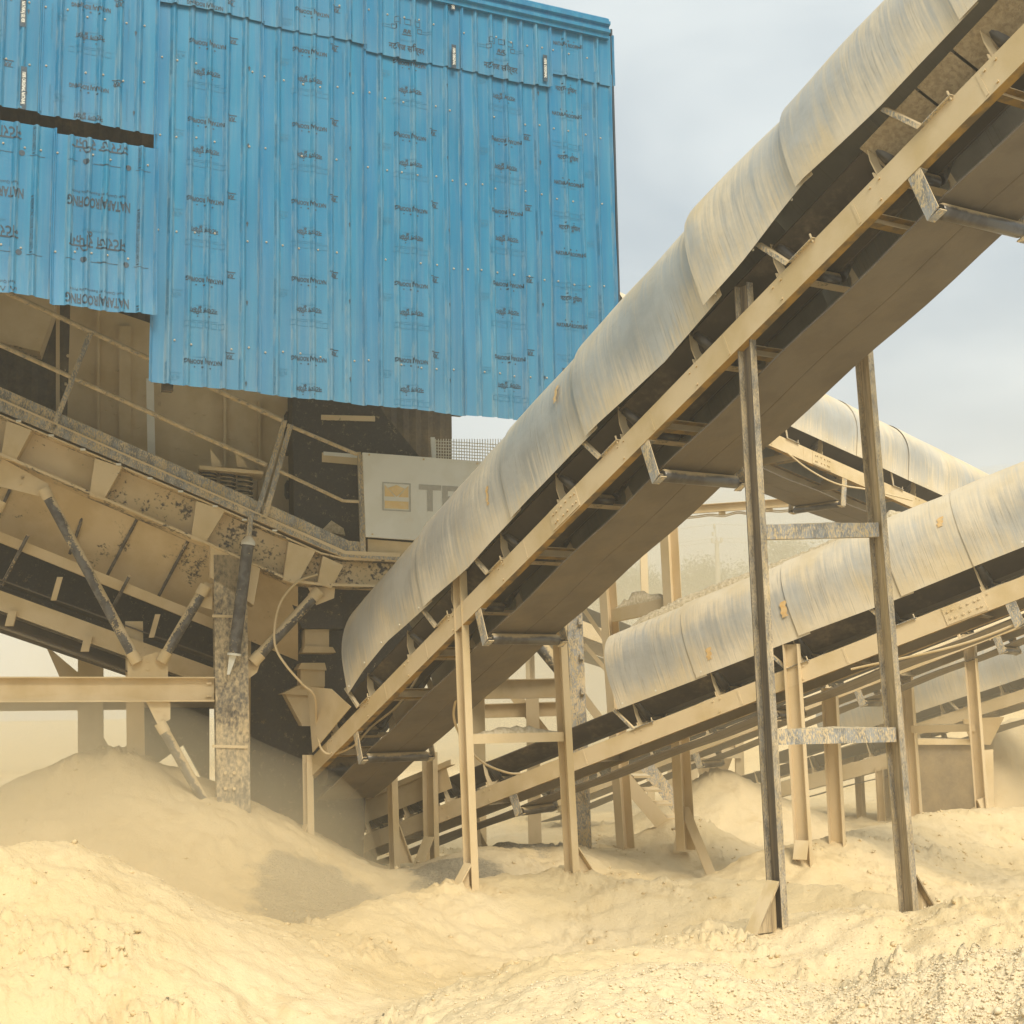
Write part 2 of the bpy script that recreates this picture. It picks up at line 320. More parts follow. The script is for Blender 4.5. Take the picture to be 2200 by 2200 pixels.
def make_ground():
    na = 900; ang = np.radians(np.linspace(-44, 40, na))
    rr = np.concatenate([2.2*np.exp(np.linspace(0, math.log(60/2.2), 900)), [66, 75, 90, 120, 180, 300, 600, 1500, 4000]])
    R, A = np.meshgrid(rr, ang, indexing='ij'); X = R*np.sin(A); Y = R*np.cos(A)
    H = height(X, Y); c = coarse_mask(X, Y); ag = agg_mask(X, Y)
    fade = np.clip((45-R)/20, 0, 1)
    lum = fbm(X, Y, 1.1, 4, 5); H += fade*(.10*fbm(X, Y, .9, 4, 3)+.035*fbm(X, Y, 4.5, 4, 11, .6))
    # crumbly lumps and little slides
    cr = np.clip(fbm(X, Y, 1.6, 4, 21)-.12, 0, 1); H += fade*cr*.34*np.abs(fbm(X, Y, 9., 4, 41, .65)); rg = np.abs(fbm(X, Y, 2.6, 4, 141, .6)); H += fade*.09*(.25-rg)*np.clip(.4+2.2*fbm(X, Y, .6, 3, 147), 0, 1); H += fade*.02*fbm(X, Y, 16., 3, 43, .6)*np.clip(.5+2*fbm(X, Y, .8, 3, 47), .15, 1)
    gl = vnoise(X*2.2+3*fbm(X, Y, 1.2, 2, 71), Y*2.2, 77); H -= fade*.05*np.clip(.09-np.abs(gl), 0, .09)/.09*np.clip(fbm(X, Y, .7, 2, 79)+.1, 0, 1)
    H += fade*np.maximum(c, .7*ag)*.013*fbm(X, Y, 26, 2, 91)*2
    H = np.where(R > 62, H-(R-60)*0-.0, H)
    nr = len(rr)
    idx = np.arange(nr*na).reshape(nr, na)
    q = np.stack([idx[:-1, :-1], idx[:-1, 1:], idx[1:, 1:], idx[1:, :-1]], -1).reshape(-1, 4)[:, ::-1]
    me = bpy.data.meshes.new('ground'); me.vertices.add(nr*na); me.vertices.foreach_set('co', np.stack([X, Y, H], -1).astype(np.float32).ravel())
    me.loops.add(q.size); me.loops.foreach_set('vertex_index', q.astype(np.int32).ravel())
    me.polygons.add(len(q)); me.polygons.foreach_set('loop_start', np.arange(0, q.size, 4, dtype=np.int32)); me.polygons.foreach_set('loop_total', np.full(len(q), 4, np.int32))
    me.update(calc_edges=True); me.validate()
    me.polygons.foreach_set('use_smooth', np.ones(len(me.polygons), bool))
    for k, d in (('agg', ag), ('coarse', c)):
        at = me.attributes.new(k, 'FLOAT', 'POINT'); at.data.foreach_set('value', d.astype(np.float32).ravel())
    me.materials.append(M['sand'])
    o = bpy.data.objects.new('ground', me); C.objects.link(o); o['kind'] = 'structure'
    return X, Y, H, c, ag
GX, GY, GH, GC, GA = make_ground()

def pebbles(name, cx, cy, cz, sz, mat, label, cat):
    # low irregular stones, all in one mesh
    t = (1+5**.5)/2
    iv = np.array([(-1, t, 0), (1, t, 0), (-1, -t, 0), (1, -t, 0), (0, -1, t), (0, 1, t), (0, -1, -t), (0, 1, -t), (t, 0, -1), (t, 0, 1), (-t, 0, -1), (-t, 0, 1)])/1.9
    fi = np.array([(0, 11, 5), (0, 5, 1), (0, 1, 7), (0, 7, 10), (0, 10, 11), (1, 5, 9), (5, 11, 4), (11, 10, 2), (10, 7, 6), (7, 1, 8), (3, 9, 4), (3, 4, 2), (3, 2, 6), (3, 6, 8), (3, 8, 9), (4, 9, 5), (2, 4, 11), (6, 2, 10), (8, 6, 7), (9, 8, 1)])
    N = len(cx); v = iv[None]*(1+.28*rng.standard_normal((N, 12, 1)))*rng.uniform(.65, 1.25, (N, 1, 3))
    ca, sa = np.cos(th := rng.uniform(0, 6.28, N)), np.sin(th); x = v[..., 0]*ca[:, None]-v[..., 1]*sa[:, None]; y = v[..., 0]*sa[:, None]+v[..., 1]*ca[:, None]
    v = np.stack([x*sz[:, None]+cx[:, None], y*sz[:, None]+cy[:, None], v[..., 2]*sz[:, None]*.8+cz[:, None]], -1).reshape(-1, 3)
    f = (fi[None]+12*np.arange(N)[:, None, None]).reshape(-1, 3)
    me = bpy.data.meshes.new(name); me.vertices.add(len(v)); me.vertices.foreach_set('co', v.astype(np.float32).ravel())
    me.loops.add(f.size); me.loops.foreach_set('vertex_index', f.astype(np.int32).ravel()); me.polygons.add(len(f))
    me.polygons.foreach_set('loop_start', np.arange(0, f.size, 3, dtype=np.int32)); me.polygons.foreach_set('loop_total', np.full(len(f), 3, np.int32)); me.update(calc_edges=True)
    me.materials.append(mat); o = bpy.data.objects.new(name, me); C.objects.link(o); tag(o, label, cat, None, 'stuff'); return o
def scatter():
    Xf, Yf, Hf, Cf, Af = [a[:900].ravel() for a in (GX, GY, GH, GC, GA)]
    R = np.hypot(Xf, Yf); vis = (np.abs(Xf/np.maximum(Yf, .1)) < .52)
    cell = R**2                              # cells grow with distance squared
    w = np.where(vis & (R > 4) & (R < 11), cell*(Cf**1.3+.02), 0); w /= w.sum()
    k = rng.choice(len(w), 42000, p=w)
    sz = .0028+.005*rng.random(42000)**2
    big = rng.random(42000) < .012; sz[big] *= 2.
    cn = np.clip((Xf[k]-.5)/1.5, 0, 1)*np.clip((6.3-Yf[k])/.8, 0, 1); sz *= 1+.55*cn
    pebbles('gravel', Xf[k]+rng.normal(0, .008, 42000), Yf[k]+rng.normal(0, .01, 42000), Hf[k]+sz*.25, sz, M['gravel'], 'pale loose gravel spread over the near mounds', 'gravel')
    w = np.where(vis & (R > 6) & (R < 22), cell*(.012+np.clip(fbm(Xf, Yf, 1.6, 4, 21)-.08, 0, 1)**1.6+.5*np.clip(fbm(Xf, Yf, .9, 4, 23)-.22, 0, 1)), 0); w /= w.sum()
    k = rng.choice(len(w), 7000, p=w); sz = .004+.022*rng.random(7000)**5
    pebbles('dust_clods', Xf[k], Yf[k], Hf[k]+sz*.2, sz, M['sand'], 'small crumbs of caked dust scattered over the mounds', 'clods')
scatter()

# ------------------------------------------------------------------ blue shed
TH = math.radians(26); W_ = V(math.cos(TH), math.sin(TH), 0); N_ = V(-math.sin(TH), math.cos(TH), 0); PS = U(660, 500, 13.3)
def shS(x, y): P = hit(x, y, PS, N_); return float((P-PS)@W_), float(P[2])
def SP(S, z, off=0.): return V(PS[0], PS[1], 0)+W_*S-N_*off+UPZ*z
shed = thing('sheeted_shed', 'tall shed wall of upright blue corrugated sheets printed with black lettering', 'shed', SP(1, 0)+V(0, 0, ground_at(*SP(1, 0)[:2])))
RH, R1, R2 = .030, .010, .026
def prof(u, p):
    x = abs(((u/p+.5) % 1)-.5)*p
    return RH*min(1, max(0, (R2-x)/(R2-R1)))
def breaks(w, nr):
    p = w/nr; b = [0.]
    for k in range(nr+1):
        for e in (-R2-.014, -R2, -R1, R1, R2, R2+.014):
            q = k*p+e
            if 1e-4 < q < w-1e-4: b.append(q)
    return b+[w], p
def text_mesh(s, size, bold=0., squeeze=1., shear=0.):
    cu = bpy.data.curves.new('t', 'FONT'); cu.body = s; cu.size = size; cu.align_x = 'CENTER'; cu.align_y = 'CENTER'; cu.offset = bold; cu.resolution_u = 2; cu.shear = shear
    o = bpy.data.objects.new('t', cu); C.objects.link(o); dg = bpy.context.evaluated_depsgraph_get(); dg.update()
    me = bpy.data.meshes.new_from_object(o.evaluated_get(dg)); vs = [(v.co.x*squeeze, v.co.y) for v in me.vertices]; fs = [tuple(p.vertices) for p in me.polygons]
    bpy.data.objects.remove(o); bpy.data.curves.remove(cu); bpy.data.meshes.remove(me); return vs, fs
def rect2(x, y, w, h): return [(x-w/2, y-h/2), (x+w/2, y-h/2), (x+w/2, y+h/2), (x-w/2, y+h/2)], [(0, 1, 2, 3)]
def frame2(x, y, w, h, t):
    o, i = rect2(x, y, w, h)[0], rect2(x, y, w-2*t, h-2*t)[0]
    return o+i, [(k, (k+1) % 4, 4+(k+1) % 4, 4+k) for k in range(4)]
def moved(m, dx, dy, rot=0, sc=1):
    c, s = math.cos(rot), math.sin(rot); return [(dx+sc*(x*c-y*s), dy+sc*(x*s+y*c)) for x, y in m[0]], m[1]
class Ink:
    def __init__(s): s.v = []; s.f = []; s.mi = []
    def add(s, m, mi=0):
        k = len(s.v); s.v += list(m[0]); s.f += [tuple(i+k for i in f) for f in m[1]]; s.mi += [mi]*len(m[1])
    def cut(s, xs):
        bm = bmesh.new(); vv = [bm.verts.new((x, y, 0)) for x, y in s.v]; bm.verts.ensure_lookup_table()
        for f, mi in zip(s.f, s.mi):
            try: bm.faces.new([vv[i] for i in f]).material_index = mi
            except ValueError: pass
        lo, hi = min(x for x, y in s.v), max(x for x, y in s.v)
        for x in xs:
            if lo < x < hi: bmesh.ops.bisect_plane(bm, geom=bm.verts[:]+bm.edges[:]+bm.faces[:], plane_co=(x, 0, 0), plane_no=(1, 0, 0))
        bm.verts.index_update(); r = Ink(); r.v = [(v.co.x, v.co.y) for v in bm.verts]; r.f = [tuple(v.index for v in f.verts) for f in bm.faces]; r.mi = [f.material_index for f in bm.faces]
        bm.free(); return r
    def flip(s): s.v = [(-x, -y) for x, y in s.v]; s.f = [f for f in s.f]; return s
def drop2(x, y, w, h): return [(x, y+h/2), (x-w/2, y-h*.2), (x, y-h/2), (x+w/2, y-h*.2)], [(0, 1, 2, 3)]
HINDI = 'नटराज रूिफंग'     # glyph order as set, the short i stands before its letter
def tile_small(W):
    """one repeat (0.765 m) of the small print, upright, centred on x = 0"""
    k = Ink()
    k.add(moved(text_mesh('NATARAJ ROOFING', .055, .0022, .70), 0, 0))
    k.add(moved(text_mesh('Best Quality Reasonable Price', .02, 0, .75), 0, -.042), 1)
    k.add(moved(text_mesh('◆', .02), -.07, .055)); k.add(rect2(.005, .05, .016, .016)); k.add(rect2(.075, .052, .012, .012))
    k.add(moved(text_mesh(HINDI, .066, .0018, .8), 0, .285)); k.add(moved(text_mesh('भरोसे का नाम अच्छा दाम', .02, 0, .8), 0, .24), 1)
    k.add(rect2(-.05, .34, .011, .011)); k.add(rect2(.055, .345, .011, .011))
    for i in range(6): k.add(frame2(-.16+.064*i, .425, .05, .052, .004), 1)
    k.add(rect2(0, .385, .26, .003), 1)
    k.add(moved(text_mesh('RR', .055, .002, .9, .3), -.245, -.075)); k.add(rect2(-.245, -.108, .09, .009)); k.add(rect2(-.25, -.052, .07, .006))
    k.add(drop2(-.40, .17, .022, .058))
    k.add(moved(text_mesh('RR', .05, 0, 1.5), .25, .15), 1); k.add(rect2(.25, .12, .10, .004), 1); k.add(rect2(.27, .185, .07, .004), 1)
    k.add(moved(text_mesh('NATARAJ ROOFING  BEST QUALITY SHEET', .022, 0, .8), .335, .2, math.pi/2), 1)
    k.add(moved(text_mesh('NATARAJ ROOFING  0.40 MM  COLOUR COATED', .018, 0, .8), -.335, .1, math.pi/2), 1)
    return k
def tile_big(W):
    k = Ink()
    k.add(moved(text_mesh('NATARAJ', .125, .004, .50), -.145, 0)); k.add(moved(text_mesh('ROOFING', .125, .004, .50), .13, 0))
    k.add(moved(text_mesh('Best Quality at Reasonable Price', .037, 0, .95), 0, -.085))
    k.add(moved(text_mesh(HINDI, .165, .002, .62), 0, .36)); k.add(moved(text_mesh('भरोसे का नाम अच्छा दाम में', .03, 0, .9), 0, .255), 1)
    for x in (-.25, .12):
        k.add(moved(text_mesh('●', .07), x, .53)); k.add(rect2(x-.13, .545, .13, .005)); k.add(rect2(x+.11, .54, .08, .005))
    k.add(rect2(-.05, .537, .1, .004))
    k.add(moved(text_mesh('★ PREMIUM ZINC COLOUR COATED SHEETS ★', .034, 0, .72), -.345, .27, math.pi/2))
    return k
TS, TB = tile_small(1), tile_big(1)
def sheet(name, s0, s1, z0f, z1f, off, seed, ink=None, nr=6, tintside=True, rows=None, lift=0., lapzone=0.):
    """one corrugated sheet; z0f and z1f give the lower and upper edge at S"""
    w = s1-s0; bs, p = breaks(w, nr); mb = MB(); nv = 26; rib = []; low = []; tint = []
    r = np.random.default_rng(seed); ph = r.uniform(0, 6, 4)
    def P(u, z, extra=0.):
        wob = .006*math.sin(2.1*z+ph[0]+3*u)+.005*math.sin(5.3*z+ph[1])+.004*math.sin(9*u+ph[2])
        lip = lift*max(0., 1-(z-z0f(s0+u))/.6)**2
        return SP(s0+u, z, off+prof(u, p)+wob+extra+lip)
    for j in range(nv+1):
        for u in bs:
            z0, z1 = z0f(s0+u), z1f(s0+u); z = z0+(z1-z0)*(j/nv)
            mb.v.append(tuple(P(u, z))); x = abs(((u/p+.5) % 1)-.5)*p
            rib.append(1. if abs(x-R2) < 1e-4 else .5 if abs(x-R1) < 1e-4 else 0.)
            low.append(max(0., 1-(z-4.6)/2.0)**1.3 if z0 < 5.4 else max(0, 1-(z-z0)/.35)*.5); tint.append((1. if (u < .05 or (w-u) < .02) and tintside else 0.))
    nb = len(bs)
    for j in range(nv):
        for i in range(nb-1): mb.f.append((j*nb+i, j*nb+i+1, (j+1)*nb+i+1, (j+1)*nb+i)); mb.mi.append(0); mb.sm.append(False)
    nA = len(mb.v)
    # fixing screws, in rows
    for zr in (rows or []):
        for k in range(nr):
            u = k*p+p*.32+r.uniform(-.02, .02); z = zr+r.uniform(-.02, .02)
            if z0f(s0+u)+.05 < z < z1f(s0+u)-.03 and r.random() < .8:
                c = P(u, z); mb.tube([c, c-N_*.004], .0095, 8, 1); mb.tube([c-N_*.004, c-N_*.012], .006, 6, 1)
    pad = len(mb.v)-nA
    o = mb.build(name, [M['blue'], M['concrete']], shed, attrs={'rib': ('FLOAT', rib+[0]*pad), 'low': ('FLOAT', low+[0]*pad), 'tint': ('FLOAT', tint+[0]*pad)}, solid=.0012)
    if ink:
        src, step, zc, xc, flip, zmin, zmax = ink
        sg = -1 if flip else 1
        k = Ink(); k.v = [(xc+sg*x, sg*y) for x, y in src.v]; k.f = src.f; k.mi = src.mi
        keep = [i for i, f in enumerate(k.f) if all(.01 < k.v[q][0] < w-.01 for q in f)]
        k.f = [k.f[i] for i in keep]; k.mi = [src.mi[i] for i in keep]
        k = k.cut(bs); ik = MB()
        z = zc
        while z > zmin-step: z -= step
        while z < zmax+step:
            vs = [(x, y+z) for x, y in k.v]
            fs = [(f, m) for f, m in zip(k.f, k.mi) if all(z0f(s0+vs[q][0])+.01 < vs[q][1] < z1f(s0+vs[q][0])-.01-lapzone for q in f)]
            base = len(ik.v); ik.v += [tuple(P(min(max(x, 0), w), y, .0035)) for x, y in vs]
            for f, m in fs: ik.f.append(tuple(q+base for q in f)); ik.mi.append(m); ik.sm.append(False)
            z += step
        ik.build('printed_lettering', [M['ink'], M['inkpale']], o)
    return o
Sx = [shS(x, 450)[0] for x in (-160, 72, 325, 555, 779, 989, 1181, 1318)]
Sx[0] = Sx[1]-1.0; SL = Sx[0]-2.0
jag = lambda base, slope, s0, amp=.0: (lambda S: base+slope*(S-s0)+amp*math.sin(7*S))
zb = shS(312, 820)[1]
def zpx(x, y): return shS(x, y)[1]
# main lower sheets; the print rows follow the photograph's heights
def PXY(x, y): S, z = shS(x, y); return S, z
screwrows = [5.05, 6.1, 7.0, 7.75]
bots = {2: jag(zb, -.012, Sx[2], .004), 3: jag(zb-.02, -.03, Sx[3], .006), 4: jag(zb-.035, -.03, Sx[4], .006), 5: jag(zb-.06, -.02, Sx[5], .005), 6: jag(zb-.07, -.02, Sx[6], .005)}
laps = {2: shS(440, 25)[1], 3: shS(660, 75)[1], 4: shS(880, 125)[1], 5: shS(1090, 168)[1], 6: shS(1250, 175)[1]}
for i, (cx, cy) in {2: (438, 603), 3: (663, 603), 4: (883, 612), 5: (1090, 612)}.items():
    S, z = PXY(cx, cy)
    sheet('wall_sheet', Sx[i]+.004, Sx[i+1]+.025, bots[i], (lambda S, t=laps[i]: t+.12), .004+.003*(i % 2), 100+i, (TS, .765, z, S-Sx[i]-.004, True, 4.5, laps[i]), rows=screwrows, lapzone=.15)
S, z = PXY(1217, 248)
sheet('wall_sheet', Sx[6]+.004, Sx[7], bots[6], (lambda S: laps[6]+.12), .004, 106, (TS, .765, z, S-Sx[6]-.004, False, 4.5, laps[6]), nr=4, rows=screwrows, lapzone=.15)
# upper tier, lapping over the lower one
topz = lambda S: 8.92
gapz = shS(160, 262)[1]
uppers = [(0, 1, gapz+.03, .02, True, (208, 190)), (1, 2, gapz+.0, .02, True, (190, 190)), (2, 3, laps[2], .03, True, (438, 15)), (3, 4, laps[3], .03, True, (668, 30)),
          (4, 5, laps[4]-.03, .03, False, None), (5, 6, laps[5]-.03, .03, False, None), (6, 7, laps[6], .03, False, (1217, 100))]
for a, b, zl, off, fl, pc in uppers:
    ink = None
    if pc and pc != (1217, 100):
        S, z = PXY(*pc)
        if a == 0: S = Sx[0]+.5
        ink = (TS, .765, z, S-Sx[a], True, 6, 9)
    elif pc:
        S, z = PXY(*pc); ink = (TS, .765, z, S-Sx[a], False, 6, 9)
    else:
        k = Ink(); k.add(moved(text_mesh('RR', .06, .002, 1.2, .2), 0, .27)); k.add(rect2(0, .235, .1, .01)); k.add(frame2(-.1, .37, .07, .06, .005)); k.add(frame2(.01, .375, .07, .06, .005)); k.add(frame2(.11, .37, .07, .06, .005))
        k.add(moved(text_mesh('नटराज सिल्वर', .09, .002, .8), 0, .09)); k.add(moved(text_mesh('भरोसे का नाम', .03), 0, .17), 1)
        for x in (-.22, .22):
            k.add(rect2(x, .31, .1, .008), 1); k.add(rect2(x, .285, .13, .008), 1); k.add(frame2(x+.08*(1 if x < 0 else -1), .3, .05, .05, .006))
        ink = (k, 3., zl+.02, .46, False, zl-.1, zl+.1)
    o = sheet('upper_wall_sheet', Sx[a]+.002, Sx[b]+.03, (lambda S, z=zl: z+.008*math.sin(5*S)), topz, off+.003*(a % 2), 200+a, ink, nr=6 if b < 7 else 4, rows=[7.45, 8.0, 8.62])
    # narrow upright label printed white on black
    for (lx, y0, y1, txt) in {0: [], 1: [], 4: [(970, 102, 152, '100% ORIGINAL'), (968, 2, 28, 'NATARAJ SILVER')], 5: [(1166, 124, 180, '100% ORIGINAL')]}.get(a, [])+([(47, 0, 63, 'NATARAJ SILVER'), (47, 148, 240, '100% ORIGINAL NATARAJ')] if a == 0 else []):
        S0, za = shS(lx, y1); S1, zc_ = shS(lx, y0); zc_ = min(zc_, 8.9); ln = zc_-za
        lb = MB(); cc = SP(S0, (za+zc_)/2, off+RH+.006); lb.cbox(cc, W_*.05, N_*.002, UPZ*ln)
        pl = lb.build('printed_label', M['ink'], o)
        t = text_mesh(txt, .04, .001, min(1, ln*.92/(.0268*len(txt)))); t2 = moved(t, 0, 0, -math.pi/2)
        tb = MB(); tb.add([cc+W_*x+UPZ*y-N_*.003 for x, y in t2[0]], t2[1]); tb.build('printed_lettering', M['plate'], pl)
for k in (1, 2): sheet('upper_wall_sheet', Sx[0]-k+.002, Sx[0]-k+1.03, (lambda S: gapz+.04+.008*math.sin(5*S)), topz, .02+.003*(k % 2), 230+k, (TS, .765, 7.6+.2*k, .5, True, 6, 9), rows=[7.45, 8.0, 8.62])
# raised pair of larger-print sheets at the left
zl0, zl1 = shS(160, 665)[1], shS(160, 292)[1]
sA, sB, sC = shS(-150, 450)[0], shS(107, 450)[0], shS(328, 450)[0]
Sp, zp = PXY(208, 442)
bumpy = lambda S: zl0+.02+.012*math.sin(9*S)+(.05 if S < sB-.35 and S > sB-.6 else 0)
sheet('raised_wall_sheet', sA, sB+.03, lambda S: zl0+.05+.01*math.sin(9*S), lambda S: zl1+.015, .055, 301, (TB, .90, zp, (sB-sA)*.5-.02, True, 4.8, 7), nr=6, rows=[6.65, 5.75], lift=.04)
sheet('raised_wall_sheet', sB+.005, sC+.03, lambda S: zl0-.01+.008*math.sin(11*S), lambda S: zl1-.03, .062, 302, (TB, .90, zp, Sp-sB, True, 4.8, 7), nr=6, rows=[6.65, 5.75], lift=.05)
for k in (1, 2): sheet('raised_wall_sheet', sA-(sC-sB)*k, sA-(sC-sB)*(k-1)+.03, lambda S: zl0+.05+.01*math.sin(9*S), lambda S: zl1+.02, .05+.006*(k % 2), 310+k, (TB, .90, zp, .5, True, 4.8, 7), nr=6, rows=[6.65, 5.75], lift=.04)
# verge, corner trim, roof, rear wall and inside frame
vz = MB(); pr = [(0, 8.86), (.05, 8.86), (.05, 8.90), (.085, 8.915), (.085, 8.95), (.055, 8.965), (.055, 8.99), (.09, 9.005), (.09, 9.04), (.06, 9.05), (.06, 9.08), (.02, 9.11), (-.5, 9.2), (-.5, 9.17), (0, 9.06)]
vz.sweep([(u, z) for u, z in pr], SP(SL, 0, .03), SP(Sx[7]-.04, 0, .03), -N_, UPZ)
vz.build('roof_verge', M['blue'], shed)
ct = MB(); ct.cbox(SP(Sx[7]+.014, (4.55+9.0)/2, .01), W_*.02, N_*.07, UPZ*4.45); ct.build('corner_trim', M['lap'], shed)
rf = MB(); rf.box(SP(SL-.05, 9.2, -.5), W_*(Sx[7]-SL+.0), N_*3.8, UPZ*.03+N_*0); rf.build('roof', M['inside'], shed)
rw = MB(); x0, x1 = SL-.05, Sx[7]-.05
us = np.arange(x0, x1, .085)
vsr = []; 
for z in (4.3, 9.2):
    for i, u in enumerate(us): vsr.append(SP(u, z, -4.2-(.02 if i % 2 else 0)))
nb = len(us); rw.add(vsr, [(i, i+1, nb+i+1, nb+i) for i in range(nb-1)]); rw.build('rear_wall_sheet', M['inside'], shed, solid=.002)
lw = MB(); lw.box(SP(SL-.05, 4.6, -.1), W_*.02, N_*4.1, UPZ*4.6); lw.build('side_wall_sheet', M['inside'], shed)
fr = MB()
for z in (5.0, 6.1, 7.25, 7.75, 8.7): fr.sweep(Lprof(.06), SP(SL if z > 5.5 else Sx[2]+.05, z, -.012), SP(Sx[7]-.03, z, -.012), N_, UPZ)
for S in (Sx[2]+.2, Sx[5], Sx[7]-.08): fr.sweep(Bprof(.09, .09), SP(S, 4.62, -.13), SP(S, 9.1, -.13), N_, W_)
for S in (Sx[2]+.02, Sx[5], Sx[7]-.12):
    fr.sweep(Bprof(.08, .08), SP(S, 9.12, -.2), SP(S, 9.12, -4.1), W_, UPZ)
fr.build('inner_frame', M['inside'], shed)
rc = MB()
for S in (SL, Sx[4]): g = SP(S, 0, -4.35); rc.sweep(Iprof(.2, .2), V(g[0], g[1], ground_at(g[0], g[1])-.3), SP(S, 9.1, -4.35), W_, N_)
rc.build('rear_column', M['legpale'], shed)

# ------------------------------------------------------------------ conveyors
def frameof(A, B):
    d = unit(B-A); c = np.cross(d, UPZ); c = unit(c); c = c if c[1] > 0 else -c
    n = np.cross(c, d); n = n if n[2] > 0 else -n
    return d, c, n
def conveyor(name, label, A, B, s0, s1, W=.9, hood=None, idlers=(), returns=(), crosses=(), splices=(), brackets=(), marks=(), hc=.5, Rb=lambda s: .75, hlow=lambda s: .25, seams=(), tone='stringer', drop=.42, H=.2, belt=True, wrap=False, liner=None, group='belt conveyors of the crushing plant', dents=1., grows=None):
    d, c, n = frameof(A, B)
    P = lambda s, t, h: A+d*s+c*t+n*h
    b0 = P(s0, W/2, 0); root = thing(name, label, 'conveyor', (b0[0], b0[1], ground_at(b0[0], b0[1])), group)
    R = dict(root=root, P=P, d=d, c=c, n=n, W=W)
    for near in (1, 0):
        mb = MB()
        if near: mb.sweep([(u, v-H/2) for u, v in Cprof(H, .075)], P(s0, 0, 0), P(s1, 0, 0), c, n)
        else: mb.sweep([(u, v-H/2) for u, v in Cprof(H, .075)], P(s0, W, 0), P(s1, W, 0), -c, n)
        for s in idlers if near else ():       # fixing bolts and weld beads of the idler frames
            for ds, dh_ in ((-.07, -.035), (.02, -.035), (-.03, -.165)): mb.bolt(P(s+ds, 0, dh_), -c, .011, .010)
        for s in crosses if near else (): mb.box(P(s-.012, -.004, -.185), d*.024, c*.0035, n*.17)
        # loose dust ridge along the top flange
        r = np.random.default_rng(int(s1*10)+near); ss = np.arange(s0+.1, s1, .07); t0 = .035 if near else W-.035
        vs = []; fs = []
        hh = np.clip(r.random(len(ss))*.9-.35, 0, 1); hh = np.convolve(hh, [.25, .5, .25], 'same')*.035
        for i, s in enumerate(ss): vs += [P(s, t0-.03, .001), P(s, t0, .001+hh[i]), P(s, t0+.03, .001)]
        for i in range(len(ss)-1): k = 3*i; fs += [(k, k+1, k+4, k+3), (k+1, k+2, k+5, k+4)]
        mb.add(vs, fs, 1, True)
        o = mb.build('side_beam', [M[tone], M['heap']], root)
        if near: R['near'] = o
    if belt:
        bw = W/2-.1; q = [(W/2-bw-.02, .30), (W/2-.13, .13), (W/2+.13, .13), (W/2+bw+.02, .30)]
        prf = q+[(a, h-.014) for a, h in reversed(q)]
        mb = MB(); mb.sweep(prf, P(s0+.15, 0, 0), P(s1, 0, 0), c, n); mb.build('carrying_belt', M['beltshade'], root)
        mb = MB(); nsg = max(4, int((s1-s0)/.5)); sag = lambda s: .018*math.sin(s*math.pi/1.5)**2; prev = None
        ss = np.linspace(s0+.05, s1, nsg*2)
        cs = [.09, W*.5-.012, W*.5, W*.5+.012, W-.09]
        vs = [P(s, t, -drop-sag(s)-(.0 if abs(t-W/2) < .006 else .006 if abs(t-W/2) < .05 else .004)) for s in ss for t in cs]
        k = len(cs); fs = [(i*k+j, i*k+j+1, (i+1)*k+j+1, (i+1)*k+j) for i in range(len(ss)-1) for j in range(k-1)]
        mb.add(vs, fs); mb.build('return_belt', M['belt'], root, solid=.014)
    # troughing idlers
    proto = None
    for s in idlers:
        if proto is None:
            mb = MB(); mb.sweep(Lprof(.06), P(s-.03, .03, .004), P(s-.03, W-.03, .004), d, n)
            for sg, t in ((1, .1), (-1, W-.1)):
                mb.plate([P(s-.02, t-.045*sg, .0), P(s-.02, t-.055*sg, .16), P(s-.02, t-.02*sg, .33), P(s-.02, t+.035*sg, .31), P(s-.02, t+.02*sg, .15), P(s-.02, t+.07*sg, .0)], d, .008)
            for t in (W/2-.15, W/2+.15): mb.plate([P(s-.02, t-.03, .0), P(s-.02, t-.012, .10), P(s-.02, t+.012, .10), P(s-.02, t+.03, 0)], d, .008)
            proto = mb.build('idler_frame', M['tan'], root); ps = s
            for a, b_ in (((.115, .295), (W/2-.165, .095)), ((W/2-.13, .065), (W/2+.13, .065)), ((W/2+.165, .095), (W-.115, .295))):
                mb = MB(); p0, p1 = P(s+.02, *a), P(s+.02, *b_); e = unit(p1-p0); mb.tube([p0-e*.02, p0], .012, 8, cap=True); mb.tube([p0, p0+e*.012, p1-e*.012, p1], [.04, .05, .05, .04], 16); mb.tube([p1, p1+e*.02], .012, 8)
                mb.build('roller', M['roller'], proto)
        else: copy_tree(proto, root, d*(s-ps))
    proto = None
    for s in returns:
        if proto is None:
            hr = -drop-.075; mb = MB(); p0, p1 = P(s, .08, hr), P(s, W-.08, hr)
            mb.tube([p0, p0+c*.015, p1-c*.015, p1], [.042, .052, .052, .042], 18); mb.tube([p0-c*.07, p0], .014, 8); mb.tube([p1, p1+c*.07], .014, 8)
            proto = mb.build('return_roller', M['roller'], root); ps = s
            for sg, t in ((1, 0.), (-1, W)):
                mb = MB(); q = -H-.001
                mb.plate([P(s-.06, t+.005*sg, q), P(s+.05, t+.005*sg, q), P(s+.05, t+.005*sg, -drop-.10), P(s-.06, t+.005*sg, -drop-.12)], c*sg, .008)
                mb.box(P(s-.06, t+.013*sg, -drop-.12), d*.11, c*.06*sg, n*.008); mb.box(P(s-.06, t+.013*sg, q-.008), d*.11, c*.06*sg, n*.008)
                mb.build('roller_bracket', M['flake'], proto)
        else: copy_tree(proto, root, d*(s-ps))
    proto = None
    for s in crosses:
        if proto is None:
            mb = MB(); mb.sweep([(u-.03, v) for u, v in Cprof(.1, .05)], P(s, .012, -.12), P(s, W-.012, -.12), d, n); proto = mb.build('cross_member', M[tone], root); ps = s
        else: copy_tree(proto, root, d*(s-ps))
